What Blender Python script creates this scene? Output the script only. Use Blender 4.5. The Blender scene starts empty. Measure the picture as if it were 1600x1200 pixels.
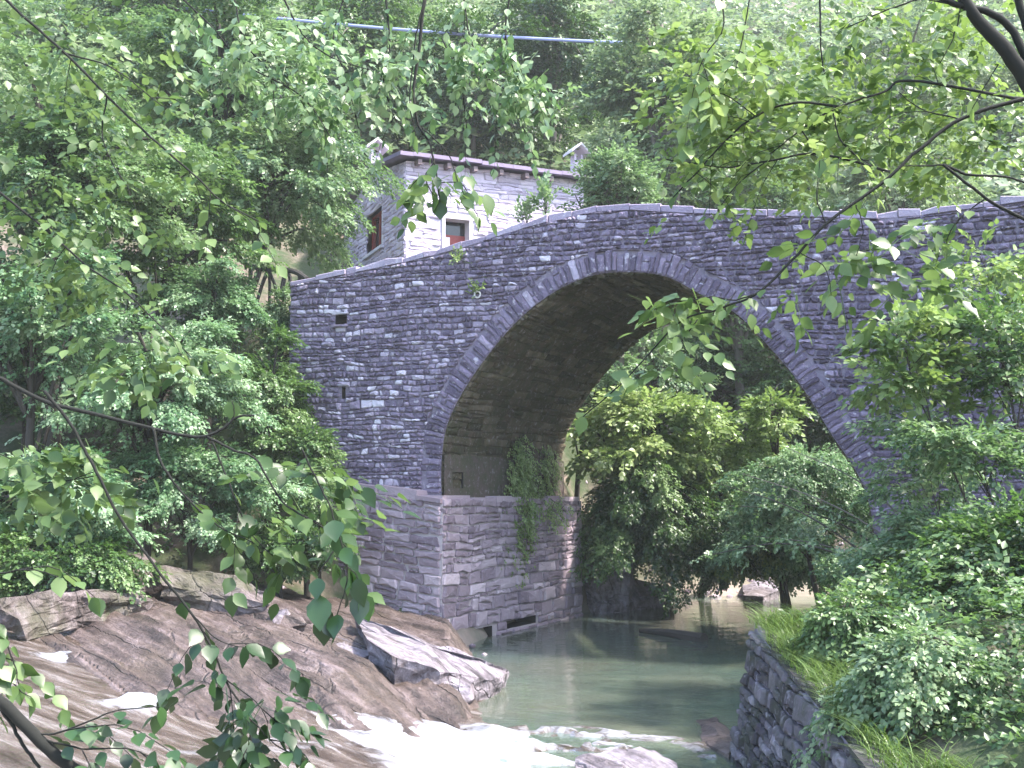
import bpy, bmesh, math, random
import numpy as np
from mathutils import Vector, noise as mnoise
from mathutils.geometry import tessellate_polygon

# ------------------------------------------------------------------ camera, sky, sun
scene = bpy.context.scene
F = 1700.0                       # focal length in photo pixels (1600 wide)
PITCH = math.atan(170 / 1700)
CAM = np.array([0.0, 0.0, 2.21])
cd = bpy.data.cameras.new("camera"); co = bpy.data.objects.new("camera", cd)
scene.collection.objects.link(co); scene.camera = co
cd.sensor_width = 36; cd.lens = 36 * F / 1600; cd.clip_start = 0.05; cd.clip_end = 600
co.location = CAM; co.rotation_euler = (math.pi / 2 + PITCH, 0, 0)

SUN_EL, SUN_AZ = math.radians(53), math.radians(105)      # azimuth clockwise from +Y
world = bpy.data.worlds.new("World"); scene.world = world; world.use_nodes = True
wn = world.node_tree.nodes; wl = world.node_tree.links
sky = wn.new("ShaderNodeTexSky"); sky.sky_type = 'NISHITA'; sky.sun_disc = False
sky.sun_elevation = SUN_EL; sky.sun_rotation = SUN_AZ; sky.dust_density = 2.0; sky.air_density = 1.0
wl.new(sky.outputs[0], wn["Background"].inputs[0]); wn["Background"].inputs[1].default_value = 0.15
ld = bpy.data.lights.new("sun", 'SUN'); ld.energy = 2.4; ld.angle = math.radians(4.0); ld.color = (1.0, 0.93, 0.86)
lo = bpy.data.objects.new("sun", ld); scene.collection.objects.link(lo)
sv = Vector((math.sin(SUN_AZ) * math.cos(SUN_EL), math.cos(SUN_AZ) * math.cos(SUN_EL), math.sin(SUN_EL)))
lo.rotation_euler = sv.to_track_quat('Z', 'Y').to_euler(); lo.location = (20, -10, 40)
scene.view_settings.view_transform = 'Standard'; scene.view_settings.look = 'None'
scene.view_settings.exposure = 2.5; scene.view_settings.gamma = 1.0
scene.cycles.max_bounces = 6; scene.cycles.diffuse_bounces = 3; scene.cycles.transmission_bounces = 4
scene.cycles.transparent_max_bounces = 8; scene.cycles.caustics_reflective = False; scene.cycles.caustics_refractive = False

# ------------------------------------------------------------------ helpers
def ray(px, py):
    x = (px - 800) / F; z = (600 - py) / F
    return np.array([x, math.cos(PITCH) - z * math.sin(PITCH), math.sin(PITCH) + z * math.cos(PITCH)])
def P(px, py, Y):
    d = ray(px, py); return CAM + d * (Y / d[1])
def PZ(px, py, z):
    d = ray(px, py); return CAM + d * ((z - CAM[2]) / d[2])
def unit(a):
    a = np.asarray(a, float); return a / (np.linalg.norm(a, axis=-1, keepdims=True) + 1e-12)

def tag(o, label=None, cat=None, group=None, kind=None):
    if label: o['label'] = label
    if cat: o['category'] = cat
    if group: o['group'] = group
    if kind: o['kind'] = kind
    return o
def empty(name, loc=(0, 0, 0)):
    o = bpy.data.objects.new(name, None); scene.collection.objects.link(o); o.location = tuple(loc); o.empty_display_size = .2
    return o
def link(name, me, mat, parent=None):
    o = bpy.data.objects.new(name, me); scene.collection.objects.link(o)
    if mat is not None: me.materials.append(mat)
    if parent is not None:
        o.parent = parent; o.location = tuple(-np.array(parent.location))
    return o
def mesh_np(name, V, T, mat, parent=None, tone=None, smooth=False, attrs=None):
    """V (n,3), T (m,3) or (m,4) faces"""
    me = bpy.data.meshes.new(name)
    V = np.asarray(V, np.float32); T = np.asarray(T, np.int32); k = T.shape[1]
    me.vertices.add(len(V)); me.vertices.foreach_set("co", V.ravel())
    me.loops.add(T.size); me.loops.foreach_set("vertex_index", T.ravel())
    me.polygons.add(len(T)); me.polygons.foreach_set("loop_start", np.arange(0, T.size, k, dtype=np.int32))
    me.polygons.foreach_set("loop_total", np.full(len(T), k, np.int32))
    if smooth: me.polygons.foreach_set("use_smooth", np.ones(len(T), bool))
    me.update(calc_edges=True)
    al = dict(attrs or {})
    if tone is not None: al['tone'] = tone
    for an, av in al.items():
        a = me.attributes.new(an, 'FLOAT', 'POINT'); a.data.foreach_set("value", np.asarray(av, np.float32))
    return link(name, me, mat, parent)
class Geo:
    """collects pieces of one mesh (mixed polygons)"""
    def __init__(s): s.V = []; s.Fc = []; s.t = []
    def add(s, V, Fc, tone=.5):
        b = len(s.V); s.V += [tuple(map(float, q)) for q in V]; s.Fc += [tuple(b + i for i in f) for f in Fc]; s.t += [tone] * len(V)
    def build(s, name, mat, parent=None, smooth=False):
        me = bpy.data.meshes.new(name); me.from_pydata(s.V, [], s.Fc); me.update()
        a = me.attributes.new('tone', 'FLOAT', 'POINT'); a.data.foreach_set("value", s.t)
        if smooth: me.polygons.foreach_set("use_smooth", [True] * len(s.Fc))
        return link(name, me, mat, parent)
    def box(s, o, ax, ay, az, tone=.5):
        """box from corner o with edge vectors"""
        o, ax, ay, az = (np.asarray(q, float) for q in (o, ax, ay, az))
        V = [o, o + ax, o + ax + ay, o + ay]; V += [q + az for q in V]
        s.add(V, [(3, 2, 1, 0), (4, 5, 6, 7), (0, 1, 5, 4), (1, 2, 6, 5), (2, 3, 7, 6), (3, 0, 4, 7)], tone)
    def tube(s, pts, r, n=6, tone=.5):
        pts = np.asarray(pts, float); m = len(pts); r = np.broadcast_to(np.asarray(r, float), (m,))
        tg = unit(np.gradient(pts, axis=0)); up = np.array([0.31, 0.17, 0.93])
        a = unit(np.cross(tg, up)); b = np.cross(tg, a)
        V = []; Fc = []
        for i in range(m):
            for k in range(n):
                th = 2 * math.pi * k / n; V.append(pts[i] + r[i] * (math.cos(th) * a[i] + math.sin(th) * b[i]))
        for i in range(m - 1):
            for k in range(n):
                Fc.append((i * n + k, i * n + (k + 1) % n, (i + 1) * n + (k + 1) % n, (i + 1) * n + k))
        Fc.append(tuple(range(n - 1, -1, -1))); Fc.append(tuple((m - 1) * n + k for k in range(n)))
        s.add(V, Fc, tone)

def smoothline(pts, n):
    """Catmull-Rom through pts, n samples in all"""
    pts = np.asarray(pts, float)
    if len(pts) < 3:
        t = np.linspace(0, 1, n)[:, None]; return pts[0] * (1 - t) + pts[-1] * t
    ext = np.vstack([2 * pts[0] - pts[1], pts, 2 * pts[-1] - pts[-2]])
    u = np.linspace(0, len(pts) - 1 - 1e-6, n); i = u.astype(int); f = (u - i)[:, None]
    p0, p1, p2, p3 = ext[i], ext[i + 1], ext[i + 2], ext[i + 3]
    return .5 * (2 * p1 + (p2 - p0) * f + (2 * p0 - 5 * p1 + 4 * p2 - p3) * f ** 2 + (3 * p1 - p0 - 3 * p2 + p3) * f ** 3)

def vnoise(x, y, seed=0):
    x = np.asarray(x, float); y = np.asarray(y, float)
    xi = np.floor(x).astype(np.int64); yi = np.floor(y).astype(np.int64); fx = x - xi; fy = y - yi
    def h(a, b):
        v = (a * 374761393 + b * 668265263 + seed * 982451653) & 0xFFFFFFFF
        v = ((v ^ (v >> 13)) * 1274126177) & 0xFFFFFFFF
        return ((v ^ (v >> 16)) & 0xFFFF) / 65535.0
    fx = fx * fx * (3 - 2 * fx); fy = fy * fy * (3 - 2 * fy)
    return (h(xi, yi) * (1 - fx) + h(xi + 1, yi) * fx) * (1 - fy) + (h(xi, yi + 1) * (1 - fx) + h(xi + 1, yi + 1) * fx) * fy
def fbm(x, y, seed=0, oct=4):
    s = 0; a = .5
    for k in range(oct): s = s + a * (vnoise(x, y, seed + k) - .5); x = x * 2.03; y = y * 2.03; a *= .5
    return s

# ------------------------------------------------------------------ materials
class NT:
    def __init__(s, name):
        s.mat = bpy.data.materials.new(name); s.mat.use_nodes = True; s.t = s.mat.node_tree
        s.t.nodes.clear(); s.out = s.t.nodes.new("ShaderNodeOutputMaterial")
    def n(s, typ, props=None, **inp):
        nd = s.t.nodes.new("ShaderNode" + typ)
        for k, v in (props or {}).items(): setattr(nd, k, v)
        for k, v in inp.items():
            key = int(k[1:]) if k[0] == '_' and k[1:].isdigit() else k.replace('_', ' ')
            sock = nd.inputs[key]
            if hasattr(v, 'is_output'): s.t.links.new(v, sock)
            else: sock.default_value = v
        return nd
    def ramp(s, fac, stops):
        nd = s.n("ValToRGB"); s.t.links.new(fac, nd.inputs[0]); e = nd.color_ramp.elements
        while len(e) < len(stops): e.new(.5)
        for el, (p, c) in zip(e, stops): el.position = p; el.color = (c[0], c[1], c[2], 1) if len(c) == 3 else c
        return nd.outputs[0]
    def mix(s, a, b, f, mode='MIX'):
        nd = s.n("MixRGB", {'blend_type': mode})
        for k, v in ((0, f), (1, a), (2, b)):
            if hasattr(v, 'is_output'): s.t.links.new(v, nd.inputs[k])
            else: nd.inputs[k].default_value = v if k == 0 else (*v, 1)
        return nd.outputs[0]
    def math(s, op, a, b=0.0):
        nd = s.n("Math", {'operation': op})
        for k, v in ((0, a), (1, b)):
            if hasattr(v, 'is_output'): s.t.links.new(v, nd.inputs[k])
            else: nd.inputs[k].default_value = v
        return nd.outputs[0]
    def coord(s, scale=(1, 1, 1), rot=(0, 0, 0)):
        g = s.n("NewGeometry"); m = s.n("Mapping", {'vector_type': 'TEXTURE'})
        m.inputs['Rotation'].default_value = rot; m.inputs['Scale'].default_value = scale
        s.t.links.new(g.outputs['Position'], m.inputs['Vector']); return m.outputs[0]
    def noise(s, vec, scale, detail=4, rough=.6):
        return s.n("TexNoise", Vector=vec, Scale=scale, Detail=detail, Roughness=rough).outputs[0]
    def attr(s, name): return s.n("Attribute", {'attribute_name': name}).outputs['Fac']
    def done(s, shader): s.t.links.new(shader, s.out.inputs[0]); return s.mat

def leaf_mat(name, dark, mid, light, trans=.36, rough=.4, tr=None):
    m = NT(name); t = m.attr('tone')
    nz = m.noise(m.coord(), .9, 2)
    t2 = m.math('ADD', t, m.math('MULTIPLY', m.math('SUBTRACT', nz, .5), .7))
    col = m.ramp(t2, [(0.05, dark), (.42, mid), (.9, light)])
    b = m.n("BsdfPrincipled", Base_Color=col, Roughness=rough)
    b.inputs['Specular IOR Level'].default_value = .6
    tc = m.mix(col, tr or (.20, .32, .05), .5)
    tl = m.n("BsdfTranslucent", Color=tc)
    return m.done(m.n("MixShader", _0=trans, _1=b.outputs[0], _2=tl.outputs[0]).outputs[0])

def stone_mat(name, stops, moss=0.0, mosscol=(.05, .07, .02), lichen=.0, bump=.8, scale=14, stain=.35):
    m = NT(name); t = m.attr('tone'); v = m.coord()
    col = m.ramp(t, stops)
    n1 = m.noise(v, 1.1, 4); n2 = m.noise(v, scale, 6, .7); n3 = m.noise(v, 5.0, 5, .65)
    col = m.mix(col, (.045, .04, .055), m.ramp(m.math('ADD', m.math('MULTIPLY', n1, .6), m.math('MULTIPLY', n3, .4)), [(.42, (0, 0, 0)), (.75, (stain,) * 3)]))
    col = m.mix(col, (.55, .52, .56), m.ramp(n2, [(.55, (0, 0, 0)), (.74, (.5,) * 3)]))
    if lichen: col = m.mix(col, (.60, .57, .65), m.ramp(m.noise(v, 8.0, 3, .55), [(.62, (0, 0, 0)), (.68, (lichen,) * 3)]))
    if moss: col = m.mix(col, mosscol, m.ramp(n3, [(.5 - .2 * moss, (0, 0, 0)), (.62, (moss,) * 3)]))
    bp = m.n("Bump", Strength=bump, Distance=.03, Height=m.math('ADD', n2, m.math('MULTIPLY', n3, .7)))
    b = m.n("BsdfPrincipled", Base_Color=col, Roughness=.88, Normal=bp.outputs[0])
    b.inputs['Specular IOR Level'].default_value = .25
    return m.done(b.outputs[0])

def plain_mat(name, col, rough=.7, var=.3, scale=8, metal=0.0, bump=.2):
    m = NT(name); n1 = m.noise(m.coord(), scale, 5)
    c = m.mix(col, tuple(q * (1 - var) for q in col), n1)
    bp = m.n("Bump", Strength=bump, Distance=.01, Height=n1)
    return m.done(m.n("BsdfPrincipled", Base_Color=c, Roughness=rough, Metallic=metal, Normal=bp.outputs[0]).outputs[0])

SP = [(0, (.060, .047, .074)), (.3, (.132, .108, .165)), (.6, (.205, .170, .245)), (.82, (.295, .25, .34)), (.93, (.45, .40, .505)), (1, (.66, .62, .72))]
M_BRIDGE = stone_mat("bridge_stone", SP, lichen=.55, scale=22)
M_MORTAR = stone_mat("bridge_mortar", [(0, (.20, .172, .225)), (1, (.25, .215, .285))], stain=.6)
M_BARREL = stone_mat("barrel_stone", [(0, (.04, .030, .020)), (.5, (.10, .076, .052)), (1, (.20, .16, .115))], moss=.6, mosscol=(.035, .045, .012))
M_PIER = stone_mat("pier_stone", [(0, (.15, .115, .145)), (.35, (.27, .212, .25)), (.7, (.42, .34, .385)), (1, (.62, .52, .56))], stain=.25)  # pale ramp stands in for skylight falling on the abutment
M_PMORT = stone_mat("pier_mortar", [(0, (.42, .37, .39)), (1, (.5, .44, .45))], stain=.2)
M_HOUSE = stone_mat("house_stone", [(0, (.40, .34, .43)), (.5, (.60, .52, .64)), (1, (.78, .70, .80))], stain=.12, bump=.6)
M_HMORT = stone_mat("house_mortar", [(0, (.40, .37, .44)), (1, (.5, .46, .52))], stain=.1)
M_ROCK = None
def rock_mat(name, stops, rot, moss=0.0, wet=.8, fine=1.0):
    m = NT(name); v = m.coord((1.4 / fine, .16 / fine, .22 / fine), rot); v0 = m.coord()
    n1 = m.noise(v, 1.0, 7, .68); n2 = m.noise(v0, 11, 6, .7); n3 = m.noise(v0, 1.2, 4)
    col = m.ramp(m.math('ADD', m.math('MULTIPLY', n1, .72), m.math('MULTIPLY', n2, .28)), stops)
    col = m.mix(col, (.10, .075, .05), m.ramp(n3, [(.45, (0, 0, 0)), (.72, (.45,) * 3)]))
    if moss: col = m.mix(col, (.05, .075, .02), m.ramp(n3, [(.45, (0, 0, 0)), (.6, (moss,) * 3)]))
    wv = m.mix(v, m.n("TexNoise", Vector=v0, Scale=2.0, Detail=5).outputs[1], .5)
    vo = m.n("TexVoronoi", {'feature': 'DISTANCE_TO_EDGE'}, Vector=wv, Scale=.75).outputs[0]
    crack = m.ramp(vo, [(.0, (1, 1, 1)), (.02, (0, 0, 0))]); col = m.mix(col, (.012, .010, .010), m.math('MULTIPLY', crack, .45)); n1 = m.math('SUBTRACT', n1, m.math('MULTIPLY', crack, .25))
    bp = m.n("Bump", Strength=1.0, Distance=.08, Height=m.math('ADD', n1, m.math('MULTIPLY', n2, .4)))
    return m.done(m.n("BsdfPrincipled", Base_Color=col, Roughness=wet, Normal=bp.outputs[0]).outputs[0])
STR = math.atan2(-.76, .65)
M_SLAB = rock_mat("bedrock", [(.36, (.016, .012, .011)), (.46, (.055, .040, .037)), (.54, (.105, .078, .072)), (.66, (.22, .175, .18))], (0, 0, STR), wet=.5)
M_PALE = rock_mat("pale_rock", [(.36, (.03, .026, .03)), (.46, (.14, .12, .14)), (.55, (.28, .25, .285)), (.68, (.46, .42, .48))], (0, .15, STR))
M_BROWNR = rock_mat("brown_rock", [(.36, (.025, .019, .018)), (.46, (.085, .066, .062)), (.55, (.16, .13, .13)), (.68, (.30, .26, .27))], (0, .1, STR), moss=.35)
M_CLIFF = stone_mat("bank_wall_stone", [(0, (.03, .026, .033)), (.4, (.085, .074, .09)), (.75, (.17, .15, .175)), (1, (.34, .30, .34))], moss=.5, mosscol=(.035, .05, .015), lichen=.3)
M_BARK = plain_mat("dark_bark", (.05, .042, .035), .9, .5, 30, bump=.6)
M_TWIG = plain_mat("twig_bark", (.010, .011, .008), .95, .4, 60)
M_GREYBARK = plain_mat("grey_bark", (.16, .14, .12), .9, .5, 18, bump=.6)
M_WOOD = plain_mat("weathered_rail", (.045, .04, .036), .8, .5, 20)
M_ROOF = plain_mat("slate_roof", (.25, .20, .30), .75, .35, 6, bump=.5)
M_RAFTER = plain_mat("rafter_wood", (.20, .15, .16), .8, .4, 20)
M_WHITE = plain_mat("pale_slab", (.72, .69, .72), .7, .1, 8)
M_JAMB = plain_mat("plaster_jamb", (.62, .58, .64), .8, .15, 10)
M_RED = plain_mat("red_paint", (.27, .028, .025), .5, .35, 12)
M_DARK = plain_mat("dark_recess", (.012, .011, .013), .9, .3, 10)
M_GLASS = plain_mat("dark_pane", (.015, .014, .018), .12, .3, 3, bump=.02)
M_BRICK = plain_mat("chimney_brick", (.24, .13, .11), .85, .4, 15)
M_CABLE = plain_mat("cable_sheath", (.30, .34, .62), .3, .2, 20)
M_NOTICE = plain_mat("notice_paper", (.8, .78, .8), .6, .05, 5)

LF_MID = leaf_mat("leaf_mid", (.016, .046, .012), (.066, .138, .038), (.19, .285, .11), trans=.4, tr=(.13, .26, .04))
LF_PALE = leaf_mat("leaf_pale", (.034, .085, .034), (.130, .225, .095), (.32, .41, .24), trans=.42, tr=(.17, .30, .07))
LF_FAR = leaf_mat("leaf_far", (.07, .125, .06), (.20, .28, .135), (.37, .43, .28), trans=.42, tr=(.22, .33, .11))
LF_MINT = leaf_mat("leaf_mint", (.034, .095, .040), (.155, .275, .130), (.36, .47, .30), trans=.42, tr=(.19, .36, .11))
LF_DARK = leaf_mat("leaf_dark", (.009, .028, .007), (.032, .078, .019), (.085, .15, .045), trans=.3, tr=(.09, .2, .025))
LF_LIME = leaf_mat("leaf_lime", (.050, .10, .024), (.165, .255, .072), (.34, .43, .17), trans=.42, tr=(.26, .39, .08))
LF_NEAR = leaf_mat("leaf_near", (.020, .052, .012), (.070, .132, .036), (.17, .25, .09), trans=.44, rough=.42, tr=(.15, .25, .06))
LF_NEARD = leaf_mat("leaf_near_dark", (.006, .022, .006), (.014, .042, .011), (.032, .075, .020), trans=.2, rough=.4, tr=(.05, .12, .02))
M_GRASS = leaf_mat("grass_blade", (.035, .085, .014), (.10, .18, .04), (.20, .29, .09), trans=.35)

# ------------------------------------------------------------------ stones
def clip(poly, nrm, d):
    """keep points with p.n <= d"""
    out = []
    for i in range(len(poly)):
        a, b = poly[i], poly[(i + 1) % len(poly)]; da = a @ nrm - d; db = b @ nrm - d
        if da <= 0: out.append(a)
        if (da < 0 < db) or (db < 0 < da): out.append(a + (b - a) * (da / (da - db)))
    return out
def area(poly):
    p = np.array(poly); x, y = p[:, 0], p[:, 1]; return abs(.5 * np.sum(x * np.roll(y, -1) - y * np.roll(x, -1)))
def put_stone(g, poly, mp, rg, gap, depth, tone):
    """poly in face coordinates, mp(a, b, out) -> 3D"""
    if len(poly) < 3 or area(poly) < .0016: return
    p = np.array(poly); c = p.mean(0)
    q = []
    for i in range(len(p)):                       # shrink by the joint, cut the corners, jog the edges
        a, b = p[i], p[(i + 1) % len(p)]; L = np.linalg.norm(b - a)
        if L < .012: continue
        e = (b - a) / L; cut = min(.25 * L, rg.uniform(.008, .03))
        q.append(a + e * cut)
        if L > .14: q.append((a + b) / 2 + rg.normal(0, .006, 2))
        q.append(b - e * cut)
    if len(q) < 3: return
    q = np.array(q); dirn = q - c; ln = np.linalg.norm(dirn, axis=1, keepdims=True)
    q = c + dirn * np.clip((ln - gap) / ln, .3, 1); n = len(q)
    d = depth * rg.uniform(.45, 1.3); ch = min(.02, .5 * d)
    q2 = c + (q - c) * np.clip((np.linalg.norm(q - c, axis=1, keepdims=True) - ch) / np.linalg.norm(q - c, axis=1, keepdims=True), .2, 1)
    tilt = rg.normal(0, .05, 2)
    V = [mp(x[0], x[1], -.04) for x in q] + [mp(x[0], x[1], d - ch) for x in q]
    V += [mp(x[0], x[1], d + (x - c) @ tilt + rg.normal(0, .004)) for x in q2] + [mp(c[0], c[1], d + rg.uniform(0, .012))]
    Fc = []
    for i in range(n):
        j = (i + 1) % n
        Fc += [(i, j, n + j, n + i), (n + i, n + j, 2 * n + j, 2 * n + i), (2 * n + i, 2 * n + j, 3 * n)]
    g.add(V, Fc, tone)
def courses(g, a0, a1, b0, b1, hh, ww, mp, seed, gap=.009, depth=.028, dip=0.0, cuts=None, holes=(), tone=None, big=.06):
    """coursed rubble; cuts(poly) clips a stone and returns it or None"""
    rg = np.random.default_rng(seed); b = b0; row = 0
    wob = lambda a, r: .07 * float(fbm(a * 1.6 + 31.7, r * .45 + seed, seed, 3)) * 2 + dip * a
    lo_extra = abs(dip) * max(abs(a0), abs(a1)); b = b0 - lo_extra
    while b < b1 + lo_extra:
        h = rg.uniform(*hh) * (1.5 if rg.random() < big else 1); a = a0 - rg.uniform(0, .3)
        while a < a1:
            w = rg.uniform(*ww) * (1.25 if h > .12 else 1)
            x0, x1 = max(a, a0), min(a + w, a1); a += w
            if x1 - x0 < .03: continue
            sub = [(b, b + h)]
            if h > .12 and rg.random() < .3 : s = rg.uniform(.35, .65) * h; sub = [(b, b + s), (b + s, b + h)]
            for (c0, c1) in sub:
                sk = rg.normal(0, .02, 2)
                poly = [np.array([x0, c0 + wob(x0, row if c0 == b else row + .5)]), np.array([x1, c0 + wob(x1, row if c0 == b else row + .5)]),
                        np.array([x1 + sk[0], c1 + wob(x1, row + 1 if c1 == b + h else row + .5)]), np.array([x0 + sk[1], c1 + wob(x0, row + 1 if c1 == b + h else row + .5)])]
                if cuts: poly = cuts(poly)
                if not poly or len(poly) < 3: continue
                c = np.mean(poly, 0)
                if any(h0 - .02 < c[0] < h1 + .02 and v0 - .02 < c[1] < v1 + .02 for (h0, h1, v0, v1) in holes): continue
                for (h0, h1, v0, v1) in holes:   # trim to the hole's edge
                    xs = [q[0] for q in poly]; ys = [q[1] for q in poly]
                    if max(xs) > h0 and min(xs) < h1 and max(ys) > v0 and min(ys) < v1:
                        opts = [(h0 - c[0], np.array([1., 0]), h0), (c[0] - h1, np.array([-1., 0]), -h1), (v0 - c[1], np.array([0, 1.]), v0), (c[1] - v1, np.array([0, -1.]), -v1)]
                        o = max(opts, key=lambda z: z[0]); poly = clip(poly, o[1], o[2])
                t = tone(c[0], c[1], rg) if tone else rg.beta(2, 2.6)
                put_stone(g, poly, mp, rg, gap, depth, float(np.clip(t, 0, 1)))
        b += h; row += 1
def slab_face(g, loops, mp, out=0.0, tone=.5):
    """flat face with holes from 2D loops"""
    vv = [[Vector((p[0], p[1], 0)) for p in lp] for lp in loops]
    tr = tessellate_polygon(vv); flat = [p for lp in loops for p in lp]
    g.add([mp(p[0], p[1], out) for p in flat], [tuple(t) for t in tr], tone)
def niche(g, h, mp, depth=.5, tone=.5):
    a0, a1, b0, b1 = h; r = [(a0, b0), (a1, b0), (a1, b1), (a0, b1)]
    V = [mp(x, y, 0) for x, y in r] + [mp(x, y, -depth) for x, y in r]
    g.add(V, [(0, 1, 5, 4), (1, 2, 6, 5), (2, 3, 7, 6), (3, 0, 4, 7), (4, 5, 6, 7)], tone)

# ------------------------------------------------------------------ bridge frame
TH = math.radians(22)
VD = np.array([math.cos(TH), -math.sin(TH), 0]); ND = np.array([-math.sin(TH), -math.cos(TH), 0])   # along the face / out of it
UD = unit(np.array([math.sin(math.radians(29)), math.cos(math.radians(29)), 0]))                        # along the barrel
S0 = P(690, 720, 16.3); S0[2] = 0
UZ = np.array([0, 0, 1.0])
def face(a, b, o): return S0 + VD * a + UZ * b + ND * o
def onface(px, py):
    d = ray(px, py); k = ((S0 - CAM) @ ND) / (d @ ND); q = CAM + d * k; return np.array([(q - S0) @ VD, q[2]])
WB = 4.0                                                       # barrel length along UD
top = [(455, 438), (520, 425), (640, 400), (720, 380), (800, 353), (870, 335), (910, 325), (950, 319), (1000, 320), (1100, 325), (1200, 328), (1370, 332), (1450, 325), (1600, 305)]
TOP = np.array([onface(*q) for q in top] + [(9.5, 5.98), (13.0, 6.0)])
intr = [(690, 770), (690, 720), (700, 660), (737, 590), (800, 510), (860, 460), (920, 432), (980, 425), (1040, 432), (1095, 460), (1150, 490), (1200, 540), (1250, 600), (1300, 680), (1340, 740)]
IN = [onface(*q) for q in intr]; IN[0][0] = 0.0; IN += [np.array([6.1, 1.9]), np.array([6.15, .9]), np.array([6.15, -.3])]
IN = smoothline(np.array(IN), 90)
def inormal(pl):
    tg = unit(np.gradient(pl, axis=0)); return np.stack([-tg[:, 1], tg[:, 0]], 1)       # outward (away from the opening)
INN = inormal(IN); RING = .31
OUTR = IN + INN * RING
def topz(a): return np.interp(a, TOP[:, 0], TOP[:, 1])
LEFT_T = TOP[0, 0]
bridge = tag(empty("stone_bridge", face(3, 0, 0)), "old grey rubble stone footbridge with one high round arch over the green pool", "bridge")

NICHES = [(*(onface(524, 508)), *(onface(542, 491))), (*(onface(534, 623)), *(onface(540, 604)))]
NICHES = [(q[0], q[2], q[1], q[3]) for q in NICHES]
def bridge_cut(poly):
    c = np.mean(poly, 0)
    for k in range(len(TOP) - 1):
        if TOP[k, 0] - .4 < c[0] < TOP[k + 1, 0] + .4:
            e = TOP[k + 1] - TOP[k]; nn = unit(np.array([-e[1], e[0]])); poly = clip(poly, nn, nn @ TOP[k] - .09)
            if len(poly) < 3: return None
    c = np.mean(poly, 0); d = np.linalg.norm(OUTR - c, axis=1); i = int(np.argmin(d))
    inside = (IN[:, 0].min() < c[0] < IN[:, 0].max()) and c[1] < np.interp(c[0], IN[5:-3, 0], IN[5:-3, 1])
    if d[i] < .6:
        nn = INN[i]
        if (c - IN[i]) @ nn < 0 : return None
        poly = clip(poly, -nn, -(nn @ OUTR[i]))
    elif inside: return None
    return poly
def bridge_tone(a, b, rg):
    t = rg.beta(1.3, 1.8) * .9 + .10 * math.exp(-max(a, 0) / 2.0)  # exponential term paints the brighter light at the bank end
    pale = max(0, 1 - abs(b - 3.3) / .9) * max(0, 1 - abs(a + .9) / 1.5)       # pale courses low on the bank side
    t += .36 * pale * rg.random() + (.05 if a < 2.5 else -.08 if a > 5 else 0)  # last term puts light on the bank half, tree shade on the other
    if rg.random() < (.07 if a < 2.5 else .02): t = rg.uniform(.84, 1.0)
    return t
g = Geo()
courses(g, LEFT_T, 12.6, -.3, 6.4, (.040, .098), (.05, .20), face, 3, gap=.009, cuts=bridge_cut, holes=NICHES, tone=bridge_tone, dip=-.008, depth=.042)
g.build("spandrel_stonework", M_BRIDGE, bridge)
# mortar bed behind the stones (near face), end faces and far face
g = Geo()
outline = [(LEFT_T, 1.0)] + [(float(a), float(b) - .085) for a, b in TOP] + [(13.0, -.4)] + [(float(a), float(b)) for a, b in IN[::-1]] + [(0.0, 1.0)]
outline = [p for i, p in enumerate(outline) if i == 0 or np.hypot(p[0] - outline[i - 1][0], p[1] - outline[i - 1][1]) > 1e-3]
slab_face(g, [outline] + [[(h[0], h[2]), (h[0], h[3]), (h[1], h[3]), (h[1], h[2])] for h in NICHES], face, -.002)
back = lambda a, b, o: face(a, b, o) + UD * WB
slab_face(g, [outline], back, 0.0)
for (a, _) in ((LEFT_T, 0), (13.0, 0)):
    z1 = topz(a) - .085; q = [face(a, -.3, -.002), face(a, z1, -.002), back(a, z1, 0), back(a, -.3, 0)]; g.add(q, [(0, 1, 2, 3)])
g.build("mortar_bed", M_MORTAR, bridge)
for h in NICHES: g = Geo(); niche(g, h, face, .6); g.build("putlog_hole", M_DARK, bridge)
h = NICHES[0]; g = Geo()
rg = np.random.default_rng(5)
put_stone(g, [np.array(q) for q in ((h[0] - .06, h[3]), (h[1] + .05, h[3]), (h[1] + .03, h[3] + .09), (h[0] - .05, h[3] + .08))], face, rg, .004, .07, .97)
g.build('hole_lintel', M_BRIDGE, bridge); g = Geo()
put_stone(g, [np.array(q) for q in ((h[0] - .05, h[2] - .05), (h[1] + .05, h[2] - .05), (h[1] + .05, h[2]), (h[0] - .05, h[2]))], face, rg, .004, .09, .78)
g.build('hole_sill', M_BRIDGE, bridge); g = Geo()
h = NICHES[1]
put_stone(g, [np.array(q) for q in ((h[0] - .08, h[3]), (h[1] + .09, h[3]), (h[1] + .08, h[3] + .07), (h[0] - .07, h[3] + .08))], face, rg, .004, .05, .93)
g.build("hole_lintel", M_BRIDGE, bridge)
# left end quoins: stones on the end face
g = Geo()
endm = lambda a, b, o: face(LEFT_T, b, -.002) + UD * a - VD * o
courses(g, .0, WB - .1, 2.5, 5.45, (.08, .14), (.15, .4), endm, 11, depth=.03, tone=lambda a, b, r: r.beta(2, 3))
g.build("end_stonework", M_BRIDGE, bridge)
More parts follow.
